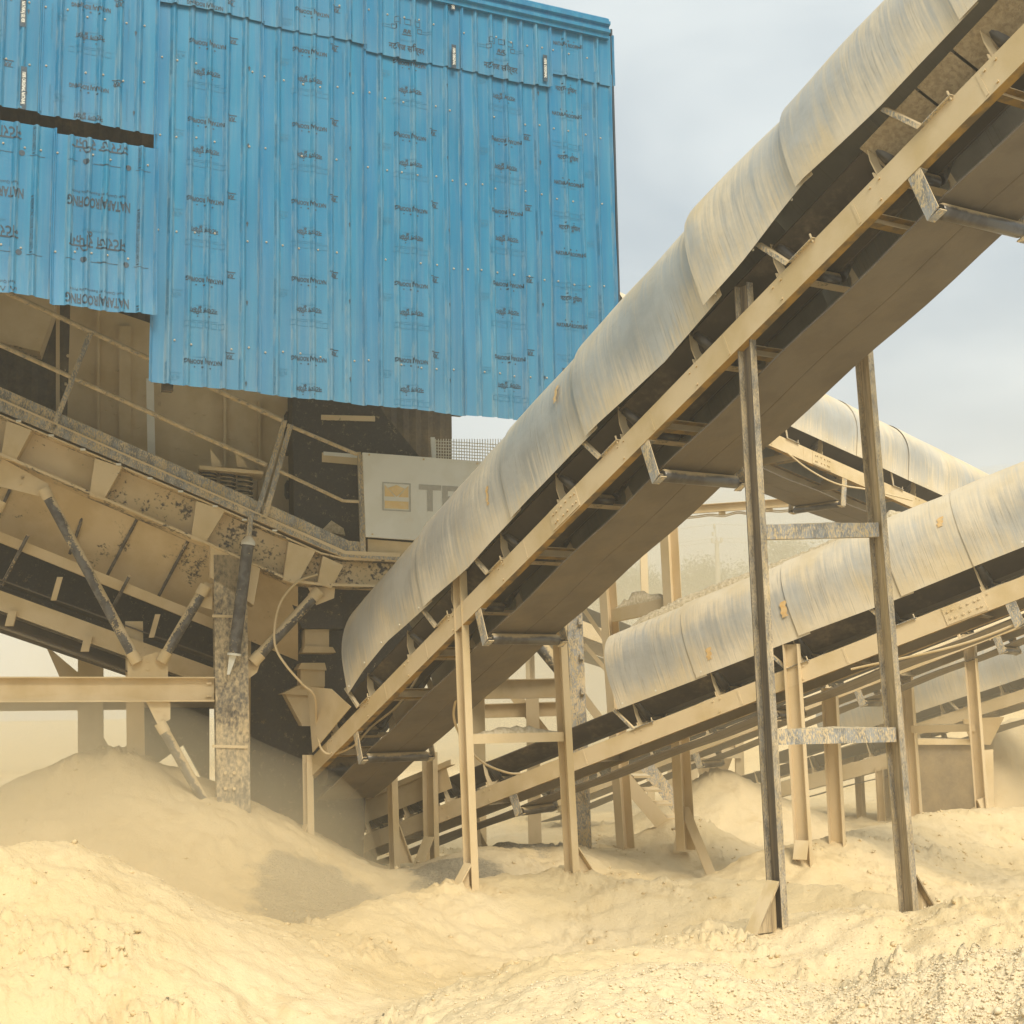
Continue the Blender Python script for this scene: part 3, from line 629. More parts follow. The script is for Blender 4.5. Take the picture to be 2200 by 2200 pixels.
    for s in splices:
        mb = MB(); mb.box(P(s-.22, -.008, -H+.012), d*.44, c*.0075, n*(H-.016))
        for a in (-.17, -.12, -.03, .04, .12, .17):
            for h in (-.06, -.14):
                mb.bolt(P(s+a+.02*random.random(), -.008, h+.012*random.random()), -c, .013, .012)
        mb.build('splice_plate', M[tone], root)
    proto = None
    for s in brackets:
        if proto is None:
            mb = MB(); mb.sweep(Lprof(.035, .005), P(s, -.03, .0), P(s-.16, -.06, .30), unit(c+d*.2), -d); mb.box(P(s, -.03, -.0), d*.26, c*.035, n*.007)
            mb.tube([P(s+.24, -.012, -.02), P(s+.24, -.012, .05)], .008, 6)
            proto = mb.build('cover_bracket', M['flake'], root); ps = s
        else: copy_tree(proto, root, d*(s-ps))
    if hood:
        a0, a1 = hood; ed = [a0]+list(seams)+[a1]; np_ = 34; r = np.random.default_rng(int(a1*31))
        for i in range(len(ed)-1):
            sa, sb = ed[i]-.13*(i > 0), ed[i+1]; ns = max(6, int((sb-sa)/.09)); g0_ = grow = (.022*dents+.004*r.random()) if grows is None else grows[i]; tw = r.normal(0, .012)*dents
            mb = MB(); ca = []; low = []; k0 = r.uniform(0, 6, 4); dent = [(r.uniform(sa, sb), r.uniform(.2, 1.6), r.uniform(-.012, .016)*dents, r.uniform(.12, .4)) for _ in range(7)]
            for j in range(ns+1):
                s = sa+(sb-sa)*j/ns; grow = g0_*(1-.95*j/ns); hl = hlow(s)+tw*(s-(sa+sb)/2); R_ = Rb(s)+grow
                L1 = max(.02, hc-hl); arc = []
                for q in range(np_+1):
                    u = q/np_*(2*L1+.22+math.pi*R_)
                    if u < L1: t, h = -.08-grow, hl+u; nt_, nh = -1, 0
                    elif u > L1+math.pi*R_: t, h = W+.08+grow, hc-(u-L1-math.pi*R_); nt_, nh = 1, 0
                    else:
                        f = (u-L1)/R_; t = W/2-(W/2+.08+grow)*math.cos(f); h = hc+R_*math.sin(f); nt_, nh = -math.cos(f), math.sin(f)
                    e = .003*math.sin(2.3*s+k0[0]+1.5*u)+.003*math.sin(6*s+k0[1])*math.sin(3*u+k0[2])
                    for ds, du, am, wd in dent: e -= am*math.exp(-((s-ds)/wd)**2-((u-du)/(wd*.8))**2)
                    e *= dents
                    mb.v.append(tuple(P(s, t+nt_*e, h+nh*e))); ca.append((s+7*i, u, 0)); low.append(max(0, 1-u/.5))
            for j in range(ns):
                for q in range(np_): m0 = j*(np_+1)+q; mb.f.append((m0, m0+1, m0+np_+2, m0+np_+1)); mb.mi.append(0); mb.sm.append(True)
            nA = len(mb.v)
            for j in range(int((sb-sa)/.45)+1):
                s = sa+.08+j*.45
                if s < sb-.03: p = P(s, -.085-grow, hlow(s)+tw*(s-(sa+sb)/2)+.05); mb.bolt(p+c*g0_*.9*(s-sa)/(sb-sa), -c, .010, .010, 1)
            pad = len(mb.v)-nA
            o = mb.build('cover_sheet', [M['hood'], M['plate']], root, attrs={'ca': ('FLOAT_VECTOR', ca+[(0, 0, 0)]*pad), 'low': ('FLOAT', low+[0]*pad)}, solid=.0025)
            for (ms, mh, mw, mhh) in marks:
                if sa < ms < sb:
                    pb = MB(); vs = []; g = 6
                    for jj in range(g+1):
                        for ii in range(3):
                            s = ms+mw*(ii-1)/2+.03*(jj/g)+.012*math.sin(jj*2.3+ii); h = mh+mhh*jj/g; hh = max(0, min(.999, (h-hc)/Rb(s)))
                            t = -.08 if h < hc else W/2-(W/2+.08)*math.sqrt(1-hh*hh)
                            vs.append(P(s, t-.012*dents-.012, h))
                    pb.add(vs, [(jj*3+ii, jj*3+ii+1, jj*3+ii+4, jj*3+ii+3) for jj in range(g) for ii in range(2)]); pb.build('paint_mark', M['orange'], o)
    return R
def trestle(R, pairs, mat='legpale', w=.17, f=.075, bars=(), foot=None, flip=False, barmat=None, barh=.10, heap=(), duo=None):
    """a pair of legs with cross bars and foot gussets; pairs = [(top point, bottom point), ...]"""
    root, c = R['root'], R['c']; dh = unit(V(R['d'][0], R['d'][1], 0)); tr = None
    for i, (T, Bt) in enumerate(pairs):
        mb = MB(); sg = -1
        mb.sweep([(sg*(u-f/2), v) for u, v in Cprof(w, f, .008)], Bt-UPZ*.35, T, c, dh)
        mats = M[mat]
        if duo:            # the two visible sides of these legs wear differently
            mats = [M[duo[i][0]], M[duo[i][1]]]
            for q, fc in enumerate(mb.f):
                p_ = [np.array(mb.v[z]) for z in fc[:3]]; nn_ = np.cross(p_[1]-p_[0], p_[2]-p_[0]); nn_ = nn_/max(1e-9, np.linalg.norm(nn_))
                if abs(nn_@dh) > .7: mb.mi[q] = 1
        if tr is None: tr = mb.build('trestle', mats, root); pn = tr
        else: mb.build('leg', mats, tr)
    def at(i, z): T, B_ = pairs[i]; k = (z-B_[2])/(T[2]-B_[2]); return B_+(T-B_)*k
    for z in bars:
        a, b = at(0, z[0]), at(1, z[1]); e = unit(b-a); mb = MB(); mb.sweep(Bprof(.07, barh), a+e*f*.5, b-e*f*.5, dh, UPZ)
        r = np.random.default_rng(int(z[0]*100)); k = 14; vs = []; fs = []
        hp = heap[0] if heap else .012
        for j in range(k+1):
            p = a+(b-a)*(.05+.9*j/k); hh = hp*math.sin(math.pi*min(1, max(0, j/k)))**1.2*(.6+.6*r.random())
            vs += [p-dh*.034+UPZ*barh/2, p+UPZ*(barh/2+hh), p+dh*.034+UPZ*barh/2]
        for j in range(k): q = 3*j; fs += [(q, q+1, q+4, q+3), (q+1, q+2, q+5, q+4)]
        mb.add(vs, fs, 1, True)
        mb.build('cross_bar', [M[barmat or mat], M['heap']], tr)
    if foot:
        for i, sg in ((0, -1), (1, 1)):
            if i >= len(pairs): continue
            a = at(i, pairs[i][1][2]+foot[0]); b = pairs[i][1]+c*sg*foot[1]-UPZ*.03; a = a+c*sg*f*.5
            mb = MB(); mb.sweep(Bprof(w*.9, .012), a, b, dh, unit(np.cross(dh, b-a))); mb.plate([a+UPZ*-.02, b+c*-sg*.01, pairs[i][1]+c*sg*f*.5-UPZ*.03], dh, .01)
            mb.build('foot_gusset', M['legdust' if duo else mat], tr)
    return tr

# --- main conveyor, climbing from the crusher towards the upper right
A1, B1 = U(745, 1549, 15.3), U(2200, 50, 8.0); d1, c1, n1 = frameof(A1, B1)
lowpts = [(0.3, .18), (.75, .26), (1.4, .288), (2.3, .22), (3.23, .161), (4.51, .192), (5.63, .187), (6.55, .135), (7.6, .22), (8.05, .295), (8.34, .337), (9.09, .281), (9.97, .287), (11.5, .28)]
hl1 = lambda s: float(np.interp(s, *zip(*lowpts)))
k1 = conveyor('main_conveyor', 'long covered belt conveyor climbing to the upper right corner on dark brown legs', A1, B1, -1.35, 11.3, .9, hood=(.3, 11.3), seams=(2.45, 4.25, 5.55, 7.3, 8.42, 9.95),
    idlers=[.55+1.03*i for i in range(-1, 10)], returns=(.15, 3.07, 5.95, 9.05), crosses=(-.6, 1.0, 2.0, 4.05, 6.1, 7.1, 8.55, 9.7), splices=(4.75,), brackets=(.38, 2.32, 3.42, 5.42, 7.92, 9.25),
    marks=((8.8, .80, .06, .16), (7.95, .62, .05, .2), (3.8, .5, .04, .18), (5.1, .75, .05, .16)), Rb=lambda s: .83-.012*s, hlow=hl1, grows=(0, .035, .03, .036, .075, .055, .045), dents=.9)
P = k1['P']; R1_ = k1['root']
# gravel-caked liner boards inside the hood, seen through the gap at the upper end
lb = MB(); 
for a, b in ((8.75, 9.28), (9.3, 9.6), (9.62, 10.1), (10.12, 11.2)):
    e_ = P(a, .31, .135)-P(a, .055, .325); lb.box(P(a, .055, .325)-n1*.03-c1*.02, d1*(b-a), e_, (n1+c1)*-.006)
lb.build('side_liner', M['liner'], R1_)
Tl = P(7.29, -.045, .06); Tr = P(7.29, .945, .0)
Tl = V(*UY(1597, 612, Tl[1])); Tr = V(*UY(1852, 715, P(7.29, .945, 0)[1]))
Bl = UY(1674, 1990, Tl[1]); Br = UY(1957, 1972, Tr[1])
zz = lambda y, T: UY(1700, y, T[1])[2]
trestle(k1, [(Tl, Bl), (Tr, Br)], mat='leg', w=.138, f=.056, duo=(('leg', 'leggrey'), ('legdust', 'leggrey')), bars=[(zz(1143, Tl), zz(1142, Tr)), (zz(1583, Tl), zz(1582, Tr))], foot=(.30, .25), barmat='flake', barh=.105)
T2l = P(2.77, -.045, .12); T2l = V(*UY(987, 1228, T2l[1])); T2r = V(*UY(1200, 1330, P(2.77, .945, 0)[1]))
B2l = UY(1016, 1916, T2l[1]); B2r = UY(1232, 1880, T2r[1])
trestle(k1, [(T2l, B2l), (T2r, B2r)], mat='legpale', w=.15, f=.075, bars=[(zz(1576, T2l), zz(1574, T2r))], foot=(.26, .24), barh=.09, heap=(.07,))
T3l = P(-1.1, -.045, .03); T3l = V(*UY(661, 1622, T3l[1])); T3r = V(*UY(842, 1655, P(-1.1, .945, 0)[1]))
B3l = UY(666, 1850, T3l[1]); B3r = UY(850, 1850, T3r[1])
trestle(k1, [(T3l, B3l), (T3r, B3r)], mat='legpale', w=.13, f=.08, foot=(.42, .2))
mb = MB(); mb.tube([P(-1.0, .08, -.2), P(-1.0, .82, -.2)], .16, 20); mb.build('tail_drum', M['roller'], R1_)
mb = MB(); mb.plate([P(-.9, -.05, 0), P(-.75, -.05, .75), P(-.15, -.05, .45), P(.25, -.05, .06)], c1, .01); mb.plate([P(-.9, .95, 0), P(-.75, .95, .75), P(-.15, .95, .45), P(.25, .95, .06)], c1, .01)
mb.build('tail_skirt', M['tan'], R1_)
# white cable tie dangling at the stringer
# --- second conveyor, lower right
A2, B2 = U(942, 1732, 17.5), U(2128, 1265, 14.2)
k2 = conveyor('loading_conveyor', 'pale covered conveyor at lower right rising behind the dark legs', A2, B2, -2.2, 9.4, .9, hood=(2.86, 9.4), seams=(4.05, 5.35, 6.55, 7.35, 8.4),
    idlers=[-1.2, -.55, .12, .78]+[3.0+1.05*i for i in range(6)], returns=(1.1, 4.6, 7.4), crosses=(-1., .5, 2.2, 4.3, 5.6, 7), splices=(6.95,), brackets=(2.95, 4.95, 6.2, 8.), marks=((4.15, .40, .06, .13), (5.15, .52, .07, .17), (7.05, .78, .06, .1)),
    hc=.55, Rb=lambda s: .67-.008*s, hlow=lambda s: .255, drop=.34, dents=.7)
P2 = k2['P']
T = V(*UY(1700, 1384, P2(5.0, -.045, 0)[1])); Bt = UY(1728, 1838, T[1]); Tb = V(*UY(1782, 1478, P2(5.0, .945, 0)[1])); Bb = UY(1800, 1822, Tb[1])
trestle(k2, [(T, Bt), (Tb, Bb)], mat='legpale', w=.17, f=.09, bars=[(zz(1580, T), zz(1580, Tb))], foot=(.16, .14), barh=.1)
T = V(*UY(923, 1616, P2(-.05, -.045, 0)[1])); Bt = UY(928, 1850, T[1]); Tb = V(*UY(1010, 1690, P2(-.05, .945, 0)[1])); Bb = UY(1022, 1840, Tb[1])
trestle(k2, [(T, Bt), (Tb, Bb)], mat='legpale', w=.17, f=.1, foot=(.3, .3))
mb = MB(); mb.tube([P2(-1.95, .08, -.14), P2(-1.95, .82, -.14)], .2, 20); mb.build('tail_drum', M['roller'], k2['root'])
mb = MB(); mb.sweep(Lprof(.07), P2(-1.3, -.01, .42), P2(.35, -.01, .42), c1, UPZ); mb.sweep(Bprof(.01, .3), P2(-1.2, .03, .3), P2(.25, .03, .3), k2['c'], k2['n']); mb.build('feed_skirt', M['tan'], k2['root'])
# gravel lying on the cover
def heap(name, label, R, s0, s1, t0, t1, h0, hmax, hcb, Rbb, seed):
    r = np.random.default_rng(seed); ns, ntt = 150, 14; vs = []; P = R['P']; W = R['W']
    for i in range(ns+1):
        s = s0+(s1-s0)*i/ns; env = min(1, (i/ns)/.08)**.6*min(1, (1-i/ns)/.05)
        for j in range(ntt+1):
            t = t0+(t1-t0)*j/ntt; f = max(0, 1-((t-W/2)/(W/2+.08))**2); base = hcb+Rbb(s)*math.sqrt(f)-.03
            e = math.sin(math.pi*j/ntt)**.7*hmax*env*(.85+.3*r.random()+.25*math.sin(2*s))
            vs.append(P(s, t, base+e))
    mb = MB(); k = ntt+1; mb.add(vs, [(i*k+j, i*k+j+1, (i+1)*k+j+1, (i+1)*k+j) for i in range(ns) for j in range(ntt)], 0, True)
    return tag(mb.build(name, M['heap'], None, origin=P(s0, W/2, h0)), label, 'gravel', None, 'stuff')
heap('spilled_gravel', 'pale gravel heaped along the top of the lower right conveyor cover', k2, 2.95, 6.7, .32, .92, .9, .14, .55, lambda s: .67-.008*s, 3)
# --- third conveyor, behind, falling to the right
A3, B3 = U(1632, 917, 19.), U(1978, 1071, 21.5)
k3 = conveyor('rear_conveyor', 'cream covered conveyor behind the dark legs sloping down to the right', A3, B3, -3., 6.5, .95, hood=(-2.8, 6.5), seams=(-.9, .55, 2.25, 3.6),
    idlers=[-.9+1.2*i for i in range(5)], returns=(-1.2, 2.0), crosses=(-.5, 1., 2.5), splices=(1.42,), brackets=(.6, 3.2), hc=.5, Rb=lambda s: .62, hlow=lambda s: .16, drop=.5, dents=.5)
P3 = k3['P']
T = V(*UY(1427, 960, P3(-1.4, .0, 0)[1])); Bt = UY(1472, 1765, T[1]); Tb = V(*UY(1300, 1190, T[1]+1.0)); Bb = UY(1345, 1795, T[1]+1.0)
trestle(k3, [(T, Bt), (Tb, Bb)], mat='legpale', w=.2, f=.14, bars=[(zz(1292, T), zz(1318, Tb))], barh=.17, heap=(.16,))
mb = MB(); q = UY(1475, 1700, T[1]); e = UY(1530, 1850, T[1]-.8); mb.sweep(Bprof(.16, .02), UY(1470, 1735, T[1]-.02), e-UPZ*.2, unit(k3['c']*-1+0), UPZ); mb.build('stay_brace', M['legpale'], k3['root'])
# --- fourth conveyor, far right, white cover
A4, B4 = U(1963, 1556, 25), U(2200, 1480, 23.5)
k4 = conveyor('stockpile_conveyor', 'small white covered conveyor far off between the dark legs and the right edge', A4, B4, -3.5, 4.5, .9, hood=(-1.95, 4.5), seams=(.25, 1.5), idlers=[-.6+1.2*i for i in range(4)], returns=(0, 2.2), crosses=(0, 1.2), brackets=(.95,),
    hc=.5, Rb=lambda s: .55, hlow=lambda s: .17, drop=.45, dents=.6)
P4 = k4['P']
for s in (-1.3, 2.6):
    a = P4(s, .0, -.2); b = P4(s, .95, -.2)
    trestle(k4, [(a, V(a[0], a[1], ground_at(a[0], a[1])-.05)), (b, V(b[0], b[1], ground_at(b[0], b[1])-.05))], w=.14, f=.1)
# --- fifth conveyor, uncovered, behind the second
A5, B5 = U(1790, 1478, 21.5), U(2200, 1318, 20.)
k5 = conveyor('open_conveyor', 'uncovered dusty conveyor frame behind the lower right conveyor', A5, B5, -6., 4.2, .85, idlers=[-4.5+1.1*i for i in range(8)], returns=(-2.6, .35, 2.6), crosses=(-3, -1, 1, 2.5), H=.17, drop=.3)
P5 = k5['P']
T = V(*UY(1945, 1405, P5(1.1, .95, 0)[1])); Bt = UY(1975, 1830, T[1]); Tb = V(*UY(2082, 1362, T[1]-1.2)); Bb = UY(2116, 1815, T[1]-1.2)
trestle(k5, [(T, Bt), (Tb, Bb)], w=.16, f=.12, bars=[(zz(1572, T), zz(1570, Tb))], barh=.11)
mb = MB(); a = UY(2108, 1715, Tb[1]); b = UY(2164, 1815, Tb[1]-.15); mb.sweep(Bprof(.07, .14), a, b-UPZ*.25, V(0, 1, 0), unit(np.cross(V(0, 1, 0), b-a))); mb.build('stay_brace', M['legpale'], k5['root'])
# --- sixth, far open conveyor falling to the right behind the trestle
A6, B6 = U(1255, 1335, 26), U(1420, 1400, 27.5)
k6 = conveyor('far_conveyor', 'hazy open conveyor falling right behind the pale central posts', A6, B6, -1.5, 5.5, .8, idlers=[-.2+1.1*i for i in range(4)], crosses=(0, 1.5, 3), H=.28, drop=.5)
P6 = k6['P']
for s in (-.6, 3.6):
    a = P6(s, .0, -.25); b = P6(s, .8, -.25)
    trestle(k6, [(a, V(a[0], a[1], ground_at(a[0], a[1])-.05)), (b, V(b[0], b[1], ground_at(b[0], b[1])-.05))], w=.14, f=.1)
# --- seventh, low conveyor frame far behind the dark legs
A7, B7 = U(1640, 1690, 26), U(1900, 1620, 25)
k7 = conveyor('low_conveyor', 'low hazy conveyor frame near the ground beyond the dark legs', A7, B7, -2.2, 3.2, .8, idlers=[-1.2+1.1*i for i in range(4)], crosses=(0, 1.5), H=.26, drop=.36)
P7 = k7['P']
for s in (-1.6, 2.2):
    a = P7(s, .0, -.2); b = P7(s, .8, -.2)
    trestle(k7, [(a, V(a[0], a[1], min(a[2]-.3, ground_at(a[0], a[1])-.05))), (b, V(b[0], b[1], min(b[2]-.3, ground_at(b[0], b[1])-.05)))], w=.14, f=.1)

# ------------------------------------------------------------------ screening machine at the left
TC = math.radians(15); WC = V(math.cos(TC), math.sin(TC), 0); NC = V(-math.sin(TC), math.cos(TC), 0); PC = U(600, 1100, 15.8)
def CH(x, y, o=0.): return hit(x, y, PC+NC*o, NC)
gb = CH(495, 1800); mach = thing('screening_machine', 'huge dust caked screening machine with sloping walkway and braced columns under the blue sheeting', 'machine', (gb[0], gb[1], ground_at(gb[0], gb[1])))
def inpl(A, B): return unit(np.cross(NC, B-A))
def strip(mb, pts_up, pts_lo, o, th, mi=0):        # a bent band given by its upper and lower edge
    up = [CH(*p, o) for p in pts_up]; lo = [CH(*p, o) for p in pts_lo]
    for i in range(len(up)-1): mb.plate([lo[i], lo[i+1], up[i+1], up[i]], NC, th, mi)
# walkway: toe board, edge channel, deck
mb = MB(); strip(mb, [(-380, 664), (540, 1069), (560, 1082)], [(-380, 686), (540, 1097), (560, 1108)], 0, .012); strip(mb, [(563, 1077), (750, 1162), (778, 1164)], [(563, 1104), (745, 1184), (778, 1186)], 0, .012)
mb.build('toe_board', M['flake'], mach)
mb = MB(); strip(mb, [(-380, 690), (545, 1100), (742, 1190), (860, 1196)], [(-380, 722), (545, 1115), (738, 1196), (860, 1204)], -.03, .012)
strip(mb, [(-380, 686), (545, 1097), (742, 1183), (860, 1188)], [(-380, 691), (545, 1101), (742, 1191), (860, 1197)], -.035, .06, 1)
mb.build('edge_channel', [M['flake'], M['tan']], mach)
a = [(-380, 705), (545, 1110), (740, 1193), (900, 1200)]
mb = MB()
for p, q in zip(a[:-1], a[1:]): mb.plate([CH(*p, -.02), CH(*q, -.02), CH(*q, -.02)+NC*.75, CH(*p, -.02)+NC*.75], UPZ, -.03)
mb.build('walkway_deck', M['tan'], mach)
# main beam under the walkway
TOP = [(-380, 733), (446, 1082), (690, 1190), (740, 1202), (960, 1212)]; BOT = [(-380, 814), (446, 1170), (625, 1250), (690, 1258), (960, 1266)]
mb = MB(); strip(mb, TOP, BOT, .22, .012); 
BT2 = [(x, y-7) for x, y in BOT]; TT2 = [(x, y+5) for x, y in TOP]
for seq, hh in ((BOT, .03), (TOP, .02)):
    for p, q in zip(seq[:-1], seq[1:]): mb.plate([CH(*p, .0), CH(*q, .0), CH(*q, .0)+NC*.42, CH(*p, .0)+NC*.42], UPZ, hh)
mb.build('main_beam', M['patch'], mach)
for x, w in ((20, 40), (210, 44), (428, 48), (626, 44), (700, 30)):
    i = np.interp(x, [p[0] for p in TOP], [p[1] for p in TOP]); j = np.interp(x, [p[0] for p in BOT], [p[1] for p in BOT]); mb = MB()
    mb.plate([CH(x-18, j-4, .01), CH(x+12, j+6, .01), CH(x+w+8, i+22, .01), CH(x-6, i+2, .01)], NC, .2); mb.build('stiffener', M['tan'], mach)
# small cleats under the walkway edge
mb = MB()
for x, y in ((40, 905), (110, 936), (178, 966), (255, 998), (322, 1028), (388, 1056), (462, 1088), (525, 1117), (590, 1140)):
    mb.cbox(CH(x, y, -.04), WC*.055, NC*.05, UPZ*.02)
mb.build('deck_clip', M['plate'], mach)
# dark flaked patches
# handrails
def rail(pts, r=.022, o=0): return [CH(*p, o) for p in pts]
mb = MB(); mb.tube(rail([(-380, 446), (606, 903)]), .028, 10); 
hr = mb.build('handrail', M['rail'], mach)
for pts in ([(-380, 570), (573, 999)],): mb = MB(); mb.tube(rail(pts), .026, 10); mb.build('mid_rail', M['rail'], hr)
for p, q in (((188, 716), (106, 924)), ((606, 903), (545, 1108))): mb = MB(); mb.sweep(Lprof(.06, .008), CH(*p, -.03), CH(*q, -.03), WC, NC); mb.build('rail_post', M['flake'], hr)
mb = MB(); mb.tube(rail([(617, 913), (764, 975), (775, 975)]), .022, 10); hr2 = mb.build('handrail', M['rail'], mach)
mb = MB(); mb.tube(rail([(596, 1010), (737, 1076), (778, 1078)]), .02, 10); mb.build('mid_rail', M['rail'], hr2)
for p, q in (((619, 912), (562, 1115)), ((769, 976), (775, 1192))): mb = MB(); mb.sweep(Lprof(.06, .008), CH(*p, -.03), CH(*q, -.03), WC, NC); mb.build('rail_post', M['flake'], hr2)
# screen box behind the walkway
mb = MB(); tl, tr, br, bl = CH(-400, 453, .9), CH(640, 800, .9), CH(640, 1180, .9), CH(-400, 747, .9)
mb.plate([bl, br, tr, tl], NC, 2.2)
r = np.random.default_rng(5)
for k in range(60):
    x = r.uniform(0, 620); y = np.interp(x, [0, 640], [650, 1000])+r.uniform(0, 1)*110; p = CH(x, y, .9); mb.bolt(p, -NC, .02, .018)
sb = mb.build('screen_box', M['tan'], mach)
for x0, x1, y0, y1 in ((256, 281, 700, 985), (120, 128, 640, 930), (208, 214, 650, 960), (480, 486, 830, 1090), (555, 560, 860, 1100)): mb = MB(); mb.plate([CH(x0, y1, .82), CH(x1, y1+8, .82), CH(x1, y0, .82), CH(x0, y0, .82)], NC, .08); mb.build('side_rib', M['tan'], sb)
mb = MB(); mb.sweep(Bprof(.085, .085), CH(326, 1010, .6), CH(322, 815, .6), WC, NC); mb.build('white_post', M['plate'], mach)
mb = MB(); mb.plate([CH(-60, 720, .45), CH(85, 755, .45), CH(118, 660, .45), CH(118, 610, .45), CH(-60, 560, .45)], NC, .4)
for i in range(6): mb.cbox(CH(14+4.5*i, 730+2*i, .445), WC*.012, NC*.012, UPZ*.03)
mb.build('motor_housing', M['tan'], mach)
# coil springs on a seat
mb = MB(); mb.plate([CH(428, 1000, .1), CH(566, 1012, .1), CH(566, 1019, .1), CH(428, 1008, .1)], NC, .4); mb.plate([CH(455, 1003, .2), CH(478, 1003, .2), CH(472, 990, .2), CH(452, 965, .2)], NC, .02); mb.plate([CH(510, 1003, .2), CH(533, 1006, .2), CH(527, 992, .2), CH(505, 970, .2)], NC, .02); sps = mb.build('spring_seat', M['tan'], mach)
for x, ya, yb in ((448, 1012, 1052), (490, 1014, 1066), (527, 1018, 1080)):
    a, b = CH(x, ya, .28), CH(x, yb, .28); pts = []
    for i in range(97): q = i/96; ang = q*2*math.pi*6; pts.append(a+(b-a)*q+(WC*math.cos(ang)+NC*math.sin(ang))*.075)
    mb = MB(); mb.tube(pts, .017, 7); mb.build('coil_spring', M['black'], sps)
# dark engine enclosure with a recessed handle, slots
mb = MB(); mb.plate([CH(632, 1150, .35), CH(905, 1190, .35), CH(905, 985, .35), CH(822, 885, .35), CH(800, 820, .35), CH(628, 820, .35)], NC, 1.4)
eb = mb.build('engine_enclosure', M['black'], mach)
mb = MB(); mb.plate([CH(692, 992, .33), CH(782, 1000, .33), CH(782, 980, .33), CH(692, 972, .33)], NC, .02); mb.build('door_recess', M['tan'], eb); mb = MB(); mb.plate([CH(695, 978, .325), CH(770, 984, .325), CH(770, 976, .325), CH(695, 970, .325)], NC, .005, 0); mb.build('door_handle', M['plate'], eb); mb = MB(); mb.plate([CH(690, 902, .33), CH(806, 905, .33), CH(806, 894, .33), CH(690, 891, .33)], NC, .02); mb.build('door_ledge', M['tan'], eb)
for (x0, x1, y0, y1) in ((611, 629, 884, 978), (612, 629, 1032, 1072)):
    mb = MB(); mb.plate([CH(x0+4, y1, .84), CH(x1, y1, .84), CH(x1, y0, .84), CH(x0+4, y0, .84), CH(x0, y0+8, .84), CH(x0, y1-8, .84)], NC, .05); mb.build('side_slot', M['black'], sb)
mb = MB(); mb.plate([CH(690, 1140, .2), CH(742, 1150, .2), CH(738, 1135, .2), CH(712, 1118, .2)], NC, .15); mb.build('dust_lump', M['heap'], mach)
# white panel with a logo and TEREX lettering
q = [(786, 1153), (1060, 1172), (1060, 993), (779, 972)]; mb = MB(); mb.plate([CH(*p, -.06) for p in q], NC, .05)
pan = mb.build('white_panel', M['plate'], mach)
for t in ((793, 977), (910, 987), (1025, 996), (800, 1148), (900, 1157)): mb = MB(); mb.bolt(CH(*t, -.061), -NC, .012, .006); mb.build('rivet', M['tan'], pan)
c0, c1_ = CH(822, 1098, -.064), CH(883, 1098, -.064); lw_ = np.linalg.norm(c1_-c0); lc = (CH(822, 1037, -.064)+CH(882, 1098, -.064))/2
f2 = frame2(0, 0, lw_, lw_, .014); mb = MB(); sh = -.02
mp = lambda x, y, k=0.: lc+WC*x+UPZ*(y-.03*x)-NC*k
mb.add([mp(x, y) for x, y in f2[0]], f2[1]); 
mb.build('logo_frame', M['grey'], pan)
g = lw_*.42; mb = MB()
for tri in ([(-g, -g), (g, -g), (g, -.05), (-g, -.05)], [(-g, 0), (-g, g), (-.02, 0)], [(g, 0), (g, g), (.02, 0)], [(-.1, .1), (0, g), (.1, .1), (0, 0)]): mb.add([mp(x, y, .001) for x, y in tri], [tuple(range(len(tri)))])
mb.build('logo_mark', M['logo'], pan)
t = text_mesh('TEREX', .42, .012, 1.0); pa = (CH(900, 1072, -.064)); mnx = min(x for x, y in t[0]); mb = MB(); mb.add([pa+WC*(x-mnx)+UPZ*(y-.03*(x-mnx)) for x, y in t[0]], t[1]); mb.build('panel_lettering', M['grey'], pan)
mb = MB(); strip(mb, [(790, 1158), (1000, 1175)], [(790, 1190), (1000, 1200)], .05, .2); mb.build('panel_sill', M['tan'], mach)
# woven mesh guard above the panel
mb = MB(); mb.sweep(Bprof(.05, .05), CH(931, 985, .3), CH(929, 940, .3), WC, NC)
for i in range(26): x = 936+5.6*i; mb.tube([CH(x, 992+.06*i*5.6, .3), CH(x, 943, .3)], .0055, 5)
for j in range(8): y = 947+6.5*j; mb.tube([CH(932, y, .293), CH(1080, y+9, .293)], .0055, 5)
mb.build('mesh_guard', M['plate'], mach)
# columns
def column(T, Bt, w, mat): 
    mb = MB(); mb.sweep(Iprof(w, w, .02, .016), Bt-UPZ*.3, T, WC, NC)
    return mb.build('column', M[mat], mach)
col = column(CH(492, 1196, .2), CH(503, 1800, .2), .36, 'column')
mb = MB()
for y in (1320, 1600): mb.plate([CH(456, y, .0), CH(532, y+2, .0), CH(532, y+8, .0), CH(456, y+6, .0)], NC, .02)
for y in (1660, 1694): 
    for x in (484, 503): mb.bolt(CH(x, y, .015), -NC, .02, .02)
mb.build('column_strap', M['tan'], col)
mb = MB(); mb.plate([CH(452, 1172, .02), CH(560, 1215, .02), CH(545, 1300, .02), CH(452, 1240, .02)], NC, .35); mb.build('column_head', M['tan'], mach)
# cross beam of the frame and its twin behind
mb = MB(); mb.sweep(Iprof(.27, .2, .016, .012), CH(-400, 1482, .12), CH(460, 1481, .12), NC, UPZ); cb = mb.build('cross_beam', M['tan'], mach)
mb = MB()
for x in (446, 452):
    for y in (1468, 1495): mb.bolt(CH(x, y, .1), -NC, .016, .02)
mb.build('bolt_heads', M['tan'], cb)
mb = MB(); mb.sweep(Iprof(.27, .2, .016, .012), CH(-400, 1508, 2.6), CH(460, 1500, 2.6), NC, UPZ); mb.build('cross_beam', M['tan'], mach)
